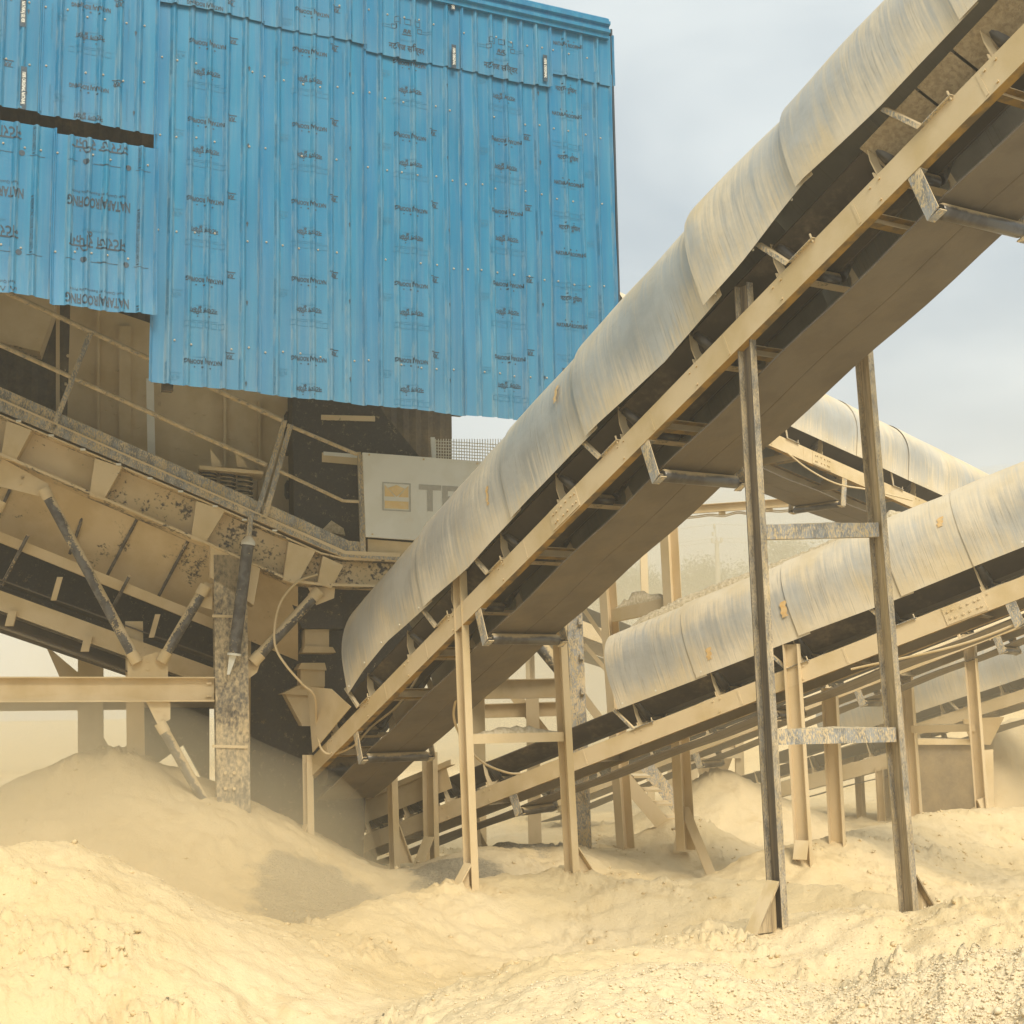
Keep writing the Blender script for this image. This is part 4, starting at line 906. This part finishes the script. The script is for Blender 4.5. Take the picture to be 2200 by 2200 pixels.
# gussets and pipe braces
for pts in ([(274, 1455), (361, 1455), (361, 1420), (340, 1400), (274, 1420)], [(314, 1508), (366, 1508), (366, 1545), (340, 1560), (330, 1540)], [(428, 1715), (470, 1712), (470, 1790), (428, 1790)], [(440, 1250), (456, 1255), (456, 1310), (420, 1300)], [(532, 1408), (565, 1410), (552, 1445), (532, 1460)], [(5, 985), (105, 1040), (92, 1068), (-20, 1040)], [(662, 1262), (720, 1262), (718, 1285), (680, 1300)]):
    mb = MB(); mb.plate([CH(*p, .10) for p in pts], NC, .03)
    for k in (0, 1, 2): a = (np.array(pts[k])+np.array(pts[(k+2) % len(pts)]))/2; mb.bolt(CH(a[0], a[1], .10), -NC, .018, .015)
    mb.build('gusset_plate', M['tan'], mach)
for a, b, r in (((96, 1054), (291, 1417), .058), ((-30, 1000), (-230, 1330), .058), ((-330, 880), (-250, 1330), .058), ((440, 1262), (350, 1416), .058), ((684, 1272), (548, 1418), .062), ((345, 1556), (446, 1735), .056), ((0, 1080), (-60, 1200), .055)):
    mb = MB(); p, q = CH(*a, .06), CH(*b, .06); mb.tube([p, q], r, 18); o = mb.build('pipe_brace', M['tube'], mach)
    mb = MB(); e = unit(q-p); mb.tube([p-e*.02, p+e*.10], r*1.14, 18); mb.build('end_sleeve', M['tan'], o); mb = MB(); mb.tube([q-e*.09, q+e*.04], r*1.14, 18); mb.build('end_sleeve', M['tan'], o)
column(CH(-285, 900, .2), CH(-262, 1760, .2), .36, 'column')
# hydraulic ram in front of the column
p, q = CH(533, 1168, -.15), CH(503, 1406, -.12); mb = MB(); mb.tube([p, q], .066, 20); ram = mb.build('hydraulic_ram', M['tube'], mach)
mb = MB(); e = unit(q-p); mb.tube([CH(539, 1105, -.15), p-e*.05], .03, 10); mb.build('ram_rod', M['flake'], ram); mb = MB(); mb.tube([p-e*.09, p-e*.02, p+e*.015], [.025, .078, .078], 18); mb.build('ram_cap', M['plate'], ram); mb = MB(); mb.tube([q-e*.012, q+e*.012], .076, 18); mb.plate([q+e*.01-WC*.05, q+e*.01+WC*.03, q+e*.22-WC*.02, q+e*.22-WC*.05], NC, .03)
mb.build('ram_foot', M['plate'], ram)
# hopper plate under the deck with ribs, and a frame bar
mb = MB(); mb.plate([CH(-400, 802, .5), CH(640, 1250, .5), CH(640, 1420, 1.2), CH(-400, 987, 1.2)], -NC, .02); hp = mb.build('under_hopper', M['tan'], mach)
mb = MB()
for a, b in (((45, 1000), (-5, 1110)), ((205, 1030), (150, 1190)), ((297, 1110), (231, 1235)), ((405, 1160), (341, 1280)), ((60, 1150), (0, 1265)), ((278, 1238), (240, 1310))):
    mb.tube([CH(*a, .52), CH(*b, .95)], .02, 8)
mb.build('hopper_rib', M['tube'], hp)
mb = MB(); mb.sweep(Bprof(.10, .11), CH(-400, 992, .75), CH(470, 1345, .75), NC, inpl(CH(-400, 992, .75), CH(470, 1345, .75))); mb.build('frame_bar', M['tan'], mach)
# under-screen conveyor belongs to the machine
mb = MB(); a, b = CH(-400, 1124, .8), CH(470, 1440, .8); v = inpl(a, b); v = v if v[2] > 0 else -v
mb.sweep([(u, w_-.1) for u, w_ in Cprof(.21, .08)], a, b, NC, v); mb.sweep([(u, w_-.1) for u, w_ in Cprof(.21, .08)], a+NC*.9, b+NC*.9, -NC, v); uc = mb.build('collecting_conveyor', M['tan'], mach)
mb = MB(); mb.sweep(Bprof(.8, .015), a+NC*.45-v*.36, b+NC*.45-v*.36, NC, v); mb.sweep(Bprof(.8, .015), a+NC*.45+v*.12, b+NC*.45+v*.12, NC, v); mb.build('belt', M['belt'], uc)
mb = MB(); mb.plate([CH(-400, 1169, 1.7), CH(462, 1478, 1.7), CH(462, 1440, 1.7), CH(300, 1380, 1.7), CH(-400, 1110, 1.7)], NC, .03); mb.plate([CH(-400, 1223, 1.75), CH(300, 1462, 1.75), CH(462, 1475, 1.75), CH(-400, 1166, 1.75)], NC, .02); mb.build('belt_side', M['belt'], uc)
for x, y in ((115, 1290), (325, 1370)):
    mb = MB(); mb.sweep(Bprof(.06, .05), CH(x, y, .72), CH(x+14, y-50, .72), WC, NC); mb.build('roller_bracket', M['tan'], uc)
for x, y in ((182, 1400), (20, 1345)): mb = MB(); mb.sweep(Bprof(.09, .09), CH(x, y, .78), CH(x+8, y-32, .78), WC, NC); mb.build('belt_bracket', M['tan'], uc)
# rear columns, knee plates and dark bodies added to fill in the shade under the deck
for x0, x1, y0, y1, o in ((195, 197, 1200, 1690, 2.6), (288, 296, 1336, 1720, 1.0)):
    mb = MB(); mb.sweep(Iprof(.3 if o > 2 else .2, .3 if o > 2 else .2, .02, .015), CH(x1, y1, o)-UPZ*.4, CH(x0, y0, o), WC, NC); mb.build('column', M['tan'], mach)
for kp in ([(97, 1385), (180, 1455), (128, 1455)], [(165, 1525), (180, 1525), (180, 1560)], [(208, 1560), (232, 1602), (208, 1640)]):
    mb = MB(); mb.plate([CH(*p, 2.5) for p in kp], NC, .2); mb.build('knee_plate', M['tan'], mach)
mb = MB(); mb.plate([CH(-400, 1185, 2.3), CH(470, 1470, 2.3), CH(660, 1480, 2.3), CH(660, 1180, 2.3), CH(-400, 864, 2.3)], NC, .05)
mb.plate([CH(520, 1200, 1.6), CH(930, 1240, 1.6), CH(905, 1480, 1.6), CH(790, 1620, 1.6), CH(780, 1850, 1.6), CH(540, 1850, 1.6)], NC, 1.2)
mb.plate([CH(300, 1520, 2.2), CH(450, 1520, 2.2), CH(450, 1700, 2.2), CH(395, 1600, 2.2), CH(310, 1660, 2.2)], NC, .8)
mb.build('shade_fill_body', M['black'], mach)
# feed chute group left of the conveyor tail
mb = MB(); mb.plate([CH(612, 1263, .7), CH(722, 1263, .7), CH(740, 1350, .7), CH(650, 1350, .7)], NC, .6); ch = mb.build('support_block', M['black'], mach)
mb = MB(); mb.plate([CH(655, 1395, .8), CH(707, 1395, .8), CH(707, 1352, .8), CH(655, 1352, .8)], NC, .35); mb.plate([CH(650, 1402, .75), CH(722, 1402, .75), CH(715, 1390, .75), CH(655, 1388, .75)], NC, .45)
mb.plate([CH(646, 1475, .9), CH(698, 1475, .9), CH(698, 1435, .9), CH(646, 1435, .9)], NC, .4); mb.plate([CH(640, 1437, .85), CH(702, 1440, .85), CH(698, 1424, .85), CH(648, 1424, .85)], NC, .5); mb.build('mounting_block', M['tan'], ch)
mb = MB(); mb.plate([CH(606, 1490, .95), CH(705, 1498, .95), CH(696, 1475, .95), CH(648, 1470, .95)], NC, .5); mb.plate([CH(612, 1490, 1.), CH(690, 1498, 1.), CH(670, 1560, 1.), CH(650, 1560, 1.)], NC, .4); mb.build('discharge_chute', M['tan'], mach)
# hanging cable
def spline(pts, n=12):
    out = []; p = [np.array(q, float) for q in pts]; p = [2*p[0]-p[1]]+p+[2*p[-1]-p[-2]]
    for i in range(1, len(p)-2):
        for k in range(n):
            t = k/n; out.append(.5*((2*p[i])+(-p[i-1]+p[i+1])*t+(2*p[i-1]-5*p[i]+4*p[i+1]-p[i+2])*t*t+(-p[i-1]+3*p[i]-3*p[i+1]+p[i+2])*t**3))
    return out+[p[-2]]
def cable(name, label, pts, r):
    q = spline(pts); mb = MB(); mb.tube(q, r, 8); return tag(mb.build(name, M['cable'], None, origin=np.array(q[0])), label, 'cable')
cable('hanging_cable', 'thin pale cable looping from the walkway beam down to the conveyor tail', [CH(682, 1234, -.05), CH(640, 1250, -.1), CH(605, 1290, -.1), CH(591, 1340, -.1), CH(592, 1390, -.1), CH(615, 1430, -.1), CH(650, 1470, -.1), CH(676, 1497, 0), U(680, 1560, 15.9), U(690, 1608, 15.7), U(715, 1620, 15.6), U(760, 1602, 15.4), U(800, 1560, 15.3), U(850, 1520, 15), U(885, 1475, 14.9), U(915, 1420, 14.6)], .013)
cable('loose_cable', 'thin pale cable hanging down beside the second trestle of the main conveyor', [U(985, 1480, 14.2), U(975, 1540, 14.4), U(1000, 1600, 14.8), U(1040, 1640, 15.5), U(1090, 1660, 16.4), U(1118, 1662, 16.8)], .013)
cable('slack_cable', 'long slack cable hanging under the cream rear conveyor', [U(1690, 972, 18.8), U(1740, 1010, 18.9), U(1800, 1040, 19.2), U(1870, 1053, 19.6), U(1960, 1075, 20)], .012)
cable('sagging_cable', 'slack cable sagging below the splice of the lower right conveyor', [P2(9.2, .0, -.06), P2(8., .02, -.34), P2(6.9, .04, -.42), P2(5.6, .02, -.25)], .013)

# ------------------------------------------------------------------ support frame behind the conveyor tail
sfp = UY(1240, 1840, 18.4)
sf = thing('support_stand', 'grey rust streaked post with cross beams behind the small trestle of the main conveyor', 'frame', (sfp[0], sfp[1], ground_at(sfp[0], sfp[1])))
mb = MB(); mb.sweep(Iprof(.2, .2, .016, .012), UY(1256, 1840, 18.4)-UPZ*.4, UY(1232, 1270, 18.4), V(1, 0, 0), V(0, 1, 0))
for i in range(6): mb.cbox(UY(1247+i*2.5, 1335+75*i, 18.27), V(.05, 0, 0), V(0, .06, 0), V(0, 0, .08))
mb.build('post', M['flake'], sf)
mb = MB(); mb.sweep(Iprof(.26, .16), UY(1000, 1482, 19.5), UY(1235, 1478, 18.5), V(0, 1, 0), UPZ); mb.build('cross_beam', M['tan'], sf)
mb = MB(); mb.sweep(Iprof(.2, .16), UY(960, 1530, 20.3), UY(1235, 1522, 19.6), V(0, 1, 0), UPZ); mb.build('cross_beam', M['tan'], sf)
mb = MB(); mb.tube([UY(1130, 1350, 18.2), UY(1205, 1440, 18.2)], .09, 16); mb.build('pipe_brace', M['tube'], sf)
mb = MB(); mb.sweep(Bprof(.1, .16), UY(1010, 1370, 20), UY(1180, 1590, 20), V(0, 1, 0), V(.7, 0, .7)); mb.sweep(Bprof(.1, .12), UY(1180, 1400, 20.2), UY(1300, 1560, 20.2), V(0, 1, 0), V(.7, 0, .7)); mb.sweep(Bprof(.06, .06), UY(1255, 1310, 20.3), UY(1330, 1420, 20.3), V(0, 1, 0), V(.7, 0, .7)); mb.sweep(Bprof(.06, .06), UY(1255, 1385, 20.3), UY(1320, 1460, 20.3), V(0, 1, 0), V(.7, 0, .7)); mb.build('diagonal_brace', M['legpale'], sf)
for x, y in ((1150, 1840), (1032, 1860)): mb = MB(); g = UY(x, y, 19.6); mb.sweep(Iprof(.18, .18), V(g[0], g[1], ground_at(g[0], g[1])-.3), V(g[0], g[1], UY(x, 1470, 19.6)[2]), V(1, 0, 0), V(0, 1, 0)); mb.build('post', M['legpale'], sf)
# ------------------------------------------------------------------ staircase
a0, a1, YS = (1352, 1640), (1470, 1800), 19.2
st = thing('steel_staircase', 'short dusty steel staircase descending right behind the central posts', 'staircase', (lambda p: (p[0], p[1], ground_at(p[0], p[1])))(UY(1440, 1800, YS)))
for (p, q, yy) in (((1340, 1672), (1462, 1815), YS-.0), ((1385, 1640), (1500, 1790), YS+.75)):
    mb = MB(); A_, B_ = UY(*p, yy), UY(*q, yy); vv = unit(np.cross(V(0, 1, 0), B_-A_)); mb.sweep(Bprof(.02, .2), A_, B_-unit(A_-B_)*.2, V(0, 1, 0), vv); mb.build('stringer', M['flake'] if yy > YS+.3 else M['legpale'], st)
for i in range(5):
    p = UY(1362+24*i, 1672+30*i, YS); mb = MB(); mb.box(p, V(.22, 0, 0), V(0, .75, .0), V(0, 0, .03)); mb.build('tread', M['tan'], st)
pl = MB(); pA = UY(1452, 1828, 18.2); pl.plate([UY(1446, 1832, 18.2), UY(1486, 1830, 18.2), UY(1491, 1763, 18.35), UY(1456, 1765, 18.35)], V(0, 1, 0), .02)
o = pl.build('leaning_plate', M['legpale'], None, origin=UY(1466, 1830, 18.2)); tag(o, 'small pale steel plate standing in dust before the central post', 'plate')
rd = MB(); rd.tube([UY(1444, 1782, 18.0), UY(1484, 1768, 18.25)], .016, 8); rd.build('rod', M['legpale'], None, origin=UY(1444, 1782, 18.0)); tag(bpy.data.objects['rod'], 'thin pale rod lying across the small leaning plate', 'rod')
# ------------------------------------------------------------------ cable bridge
cbp = UY(1450, 1100, 27.)
br = thing('cable_bridge', 'thin level steel cable bridge crossing the sky behind the dark legs', 'bridge', (cbp[0], cbp[1], ground_at(cbp[0], cbp[1])))
A_, B_ = UY(1380, 1103, 27.5), UY(1800, 1073, 26.); vv = unit(np.cross(B_-A_, UPZ))
mb = MB(); mb.sweep(Cprof(.16, .1), A_, B_, vv, UPZ); mb.build('beam', M['legpale'], br)
mb = MB()
for k in (0, .03): mb.tube(spline([A_+(B_-A_)*t+UPZ*(-.1-k-.05*math.sin(t*19)**2) for t in np.linspace(0, 1, 15)], 5), .012, 6)
for t in (.2, .42, .66, .9): mb.cbox(A_+(B_-A_)*t-UPZ*.11, V(.12, 0, 0), V(0, .1, 0), V(0, 0, .05))
mb.build('cables', M['cable'], br)
for pnt in (A_, B_+V(.6, 0, 0)): mb = MB(); mb.sweep(Bprof(.14, .14), V(pnt[0], pnt[1], ground_at(pnt[0], pnt[1])-.3), pnt, V(1, 0, 0), V(0, 1, 0)); mb.build('post', M['legpale'], br)
# floodlight-like box on the hidden post
# ------------------------------------------------------------------ feed bin at the right
fbp = UY(2040, 1740, 25)
fb = thing('feed_bin', 'brown steel feed bin sunk in dust at right behind the pale posts', 'bin', (fbp[0], fbp[1], ground_at(fbp[0], fbp[1])))
mb = MB(); mb.plate([UY(1972, 1760, 24.4), UY(2095, 1760, 24.4), UY(2095, 1590, 24.4), UY(1966, 1590, 24.4)], V(0, 1, 0), 1.8); mb.build('bin_wall', M['bin'], fb)
mb = MB(); mb.plate([UY(1962, 1600, 24.3), UY(2100, 1600, 24.3), UY(2100, 1588, 24.3), UY(1962, 1588, 24.3)], V(0, 1, 0), 2.); mb.build('bin_rim', M['legpale'], fb)
mb = MB(); mb.plate([UY(2090, 1600, 24.3), UY(2128, 1600, 24.3), UY(2158, 1540, 24.0), UY(2070, 1545, 24.0)], V(0, 1, 0), .08); mb.build('flared_lip', M['tan'], fb)
mb = MB(); mb.plate([UY(2104, 1735, 24.2), UY(2136, 1735, 24.2), UY(2134, 1610, 24.2), UY(2106, 1612, 24.2)], V(0, 1, 0), .06); mb.build('side_door', M['tan'], fb)
hb = thing('far_hopper', 'small hazy square hopper on legs behind the lower right conveyor', 'hopper', (lambda p: (p[0], p[1], ground_at(p[0], p[1])))(UY(1540, 1690, 28)))
mb = MB(); mb.plate([UY(1495, 1612, 28), UY(1580, 1612, 28), UY(1580, 1540, 28), UY(1495, 1540, 28)], V(0, 1, 0), 1.2); mb.plate([UY(1495, 1612, 28), UY(1580, 1612, 28), UY(1560, 1665, 28.3), UY(1510, 1665, 28.3)], V(0, 1, 0), .7); mb.build('hopper_body', M['tan'], hb)
for x in (1490, 1590): mb = MB(); g = UY(x, 1720, 27.9); mb.sweep(Bprof(.16, .16), V(g[0], g[1], ground_at(g[0], g[1])-.4), UY(x-4, 1540, 27.9), V(1, 0, 0), V(0, 1, 0)); mb.build('leg', M['legpale'], hb)
mb = MB(); mb.sweep(Bprof(.1, .2), UY(1484, 1618, 27.8), UY(1592, 1618, 27.8), V(0, 1, 0), UPZ); mb.build('cross_bar', M['legpale'], hb)
# ------------------------------------------------------------------ far pole and trees
pp = UY(1546, 1330, 75)
po = thing('utility_pole', 'hazy concrete power pole far off under the cream conveyor', 'pole', (pp[0], pp[1], ground_at(pp[0], pp[1])))
mb = MB(); zt = UY(1540, 1160, 75)[2]; mb.tube([V(pp[0], pp[1], ground_at(pp[0], pp[1])-.5), V(pp[0], pp[1], zt)], [.17, .12], 10); mb.tube([V(pp[0], pp[1], zt-.05), V(pp[0]-.1, pp[1], UY(1540, 1125, 75)[2])], .03, 8); mb.build('pole', M['concrete'], po)
mb = MB(); mb.cbox(V(pp[0], pp[1]-.1, zt-.15), V(.55, 0, 0), V(0, .08, 0), V(0, 0, .08)); mb.build('crossarm', M['concrete'], po)
for dx, dz in ((-.25, 0), (.25, 0), (-.1, .75), (-.2, .35)): mb = MB(); mb.tube([V(pp[0]+dx, pp[1]-.1, zt-.15+dz), V(pp[0]+dx, pp[1]-.1, zt+.08+dz)], .07, 8); mb.build('insulator', M['concrete'], po)
for k, dz in enumerate((.1, -.1, .85)):
    l, r_ = V(pp[0]-40, pp[1]+8, zt-1.6+dz), V(pp[0]+40, pp[1]-5, zt-1.2+dz); m_ = V(pp[0], pp[1]-.1, zt+dz)
    w_ = MB(); w_.tube([l+(m_-l)*t-UPZ*1.2*math.sin(math.pi*t)*0.5 for t in np.linspace(0, 1, 9)]+[m_+(r_-m_)*t-UPZ*1.2*math.sin(math.pi*t)*.5 for t in np.linspace(.1, 1, 9)], .012, 4); w_.build('wire', M['concrete'], po)
def tree(x, ytop, ybase, D, wpx, seed, label, droop=False):
    r = np.random.default_rng(seed); b = UY(x, ybase, D); g = ground_at(b[0], b[1]) if D < 60 else b[2]
    g = min(g, b[2]); top = UY(x, ytop, D)[2]; Hh = top-g; Wd = wpx/F*D
    t = thing('tree', label, 'tree', (b[0], b[1], g), 'hazy trees beyond the quarry')
    mb = MB(); pts = [V(b[0]+.15*math.sin(k), b[1], g-.3+(Hh*.75+.3)*k/5) for k in range(6)]; mb.tube(pts, [.3*(1-.14*k) for k in range(6)], 8)
    cl = []
    for k in range(9):
        q = V(b[0]+r.normal(0, .26)*Wd, b[1]+r.normal(0, .25)*Wd, g+Hh*(.5+.42*r.random())); mb.tube([pts[int(2+3*r.random())], q], [.1, .03], 5); cl.append(q)
    mb.build('trunk', M['bark'], t)
    mb = MB(); sz = .042*Wd**.5
    for q in cl:
        for _ in range(800):
            dv = r.normal(0, 1, 3)*V(.17*Wd, .17*Wd, .09*Hh); p = q+dv
            if droop: p[2] -= .04*Hh*abs(r.normal())
            if p[2] > top+.3: continue
            e1 = unit(r.normal(0, 1, 3)); e2 = unit(np.cross(e1, r.normal(0, 1, 3))); s_ = sz*r.uniform(.6, 1.3)
            mb.add([p-e1*s_, p+e2*s_*.55, p+e1*s_, p-e2*s_*.55], [(0, 1, 2, 3)])
    mb.build('crown', M['leaf'], t)
tree(1320, 1212, 1430, 80, 130, 1, 'faint rounded tree left of the tall pale post, half lost in haze')
tree(1490, 1195, 1430, 82, 150, 2, 'faint spreading tree right of the tall pale post, broad crown', True)
tree(1405, 1218, 1430, 86, 80, 5, 'faint small tree hidden partly by the tall pale post')
tree(1548, 1215, 1420, 78, 90, 3, 'faint dark tree at the foot of the power pole')
tree(1715, 1160, 1400, 76, 105, 4, 'faint grey green tree between the two dark legs above the conveyor cover')

# ------------------------------------------------------------------ dusty air
def volume(name, color, dens, aniso):
    m = bpy.data.materials.new(name); m.use_nodes = True; nt = m.node_tree; nt.nodes.clear(); out = nt.nodes.new('ShaderNodeOutputMaterial'); v = nt.nodes.new('ShaderNodeVolumePrincipled')
    v.inputs['Color'].default_value = (*color, 1); v.inputs['Density'].default_value = dens; v.inputs['Anisotropy'].default_value = aniso
    nt.links.new(v.outputs[0], out.inputs['Volume']); return m
hz = MB(); hz.box(V(-160, -8, -4.), V(320, 0, 0), V(0, 190, 0), V(0, 0, 15.)); ho = hz.build('haze', volume('dusty_air', (.97, .92, .79), .0042, .3)); ho['kind'] = 'stuff'
def cloud(label, c, rad, dens, seed):
    bm = bmesh.new(); bmesh.ops.create_icosphere(bm, subdivisions=4, radius=1.); r = np.random.default_rng(seed); ph = r.uniform(0, 6, 6)
    for v in bm.verts:
        x, y, z = v.co; k = 1+.12*math.sin(3*x+ph[0])*math.sin(3*y+ph[1])+.09*math.sin(5*z+ph[2]+2*x)+.05*math.sin(9*x+ph[3])*math.sin(8*z+ph[4])
        v.co = Vector((x*rad[0]*k, y*rad[1]*k, z*rad[2]*k))
    me = bpy.data.meshes.new('dust_cloud'); bm.to_mesh(me); bm.free(); me.materials.append(volume('dust_in_air', (.98, .87, .62), dens, .3))
    o = bpy.data.objects.new('dust_cloud', me); C.objects.link(o); o.location = tuple(c); tag(o, label, 'dust', None, 'stuff')
cloud('yellow dust drifting under the screening machine at lower left', V(-4.9, 12.0, -.1), (4.5, 4.2, 2.0), .15, 1)
cloud('pale dust drifting low among the far posts at right', V(3.6, 24.5, .3), (10, 6., 3.2), .035, 2)
cloud('brown dust hanging round the conveyor tails under the machine', V(-1.9, 15.0, -.5), (2.2, 1.7, 1.2), .04, 3)

cloud('pale bank of dust hanging in front of the far trees', V(10, 58., 3.), (34, 13., 9.5), .046, 4)

# ------------------------------------------------------------------ light and sky
SUN_EL, SUN_AZ = math.radians(46), math.radians(162)      # azimuth clockwise from +Y: behind the camera, to the right
sd = V(math.sin(SUN_AZ)*math.cos(SUN_EL), math.cos(SUN_AZ)*math.cos(SUN_EL), math.sin(SUN_EL))
su = bpy.data.lights.new('sun', 'SUN'); su.energy = 2.7; su.angle = math.radians(28); su.color = (1, .93, .80)
so = bpy.data.objects.new('sun', su); C.objects.link(so); so.rotation_euler = Vector(-sd).to_track_quat('-Z', 'Y').to_euler(); so.location = (0, 0, 40)
w = bpy.data.worlds.new('World'); bpy.context.scene.world = w; w.use_nodes = True; nt = w.node_tree; nt.nodes.clear(); n = NT(nt)
out = n.n('ShaderNodeOutputWorld'); bg = n.n('ShaderNodeBackground'); n.l(bg.outputs[0], out.inputs[0])
sky = n.n('ShaderNodeTexSky', sky_type='NISHITA'); sky.sun_disc = False; sky.sun_elevation = SUN_EL; sky.sun_rotation = SUN_AZ; sky.dust_density = 4.; sky.air_density = 1.5
tc = n.n('ShaderNodeTexCoord'); mp = n.n('ShaderNodeMapping'); n.l(tc.outputs['Generated'], mp.inputs[0]); mp.inputs['Scale'].default_value = (1.6, 1.6, 4.2); mp.inputs['Rotation'].default_value = (0, .35, .2)
cl = n.noise(mp.outputs[0], 1.7, 4, .5, .3); sp = n.n('ShaderNodeSeparateXYZ'); n.l(tc.outputs['Generated'], sp.inputs[0])
cloudc = n.mix(n.ramp(cl, .3, .72), (3.9, 4.4, 4.7), (5.7, 6.1, 6.1))
cloudc = n.mix(n.math('MULTIPLY', n.ramp(sp.outputs[2], .34, -.02), .75), cloudc, (6.2, 5.9, 5.0))
n.l(n.mix(.9, sky.outputs[0], cloudc), bg.inputs[0]); bg.inputs[1].default_value = .1

# ------------------------------------------------------------------ camera and render settings
cam = bpy.data.cameras.new('camera'); co = bpy.data.objects.new('camera', cam); C.objects.link(co); bpy.context.scene.camera = co
cam.sensor_width = 36; cam.lens = F/2200*36; cam.clip_end = 6000; cam.clip_start = .05
m3 = Matrix((tuple(_r), tuple(_u), tuple(-_fw))).transposed(); co.matrix_world = Matrix.Translation(Vector(EYE)) @ m3.to_4x4()
sc = bpy.context.scene; sc.view_settings.view_transform = 'Standard'; sc.view_settings.look = 'None'; sc.view_settings.exposure = .60; sc.view_settings.gamma = 1
sc.cycles.use_denoising = True; sc.cycles.max_bounces = 7; sc.cycles.volume_bounces = 1; sc.cycles.use_adaptive_sampling = True; sc.cycles.adaptive_threshold = .02
for o in bpy.data.objects:
    if '_o' in o.keys(): del o['_o']
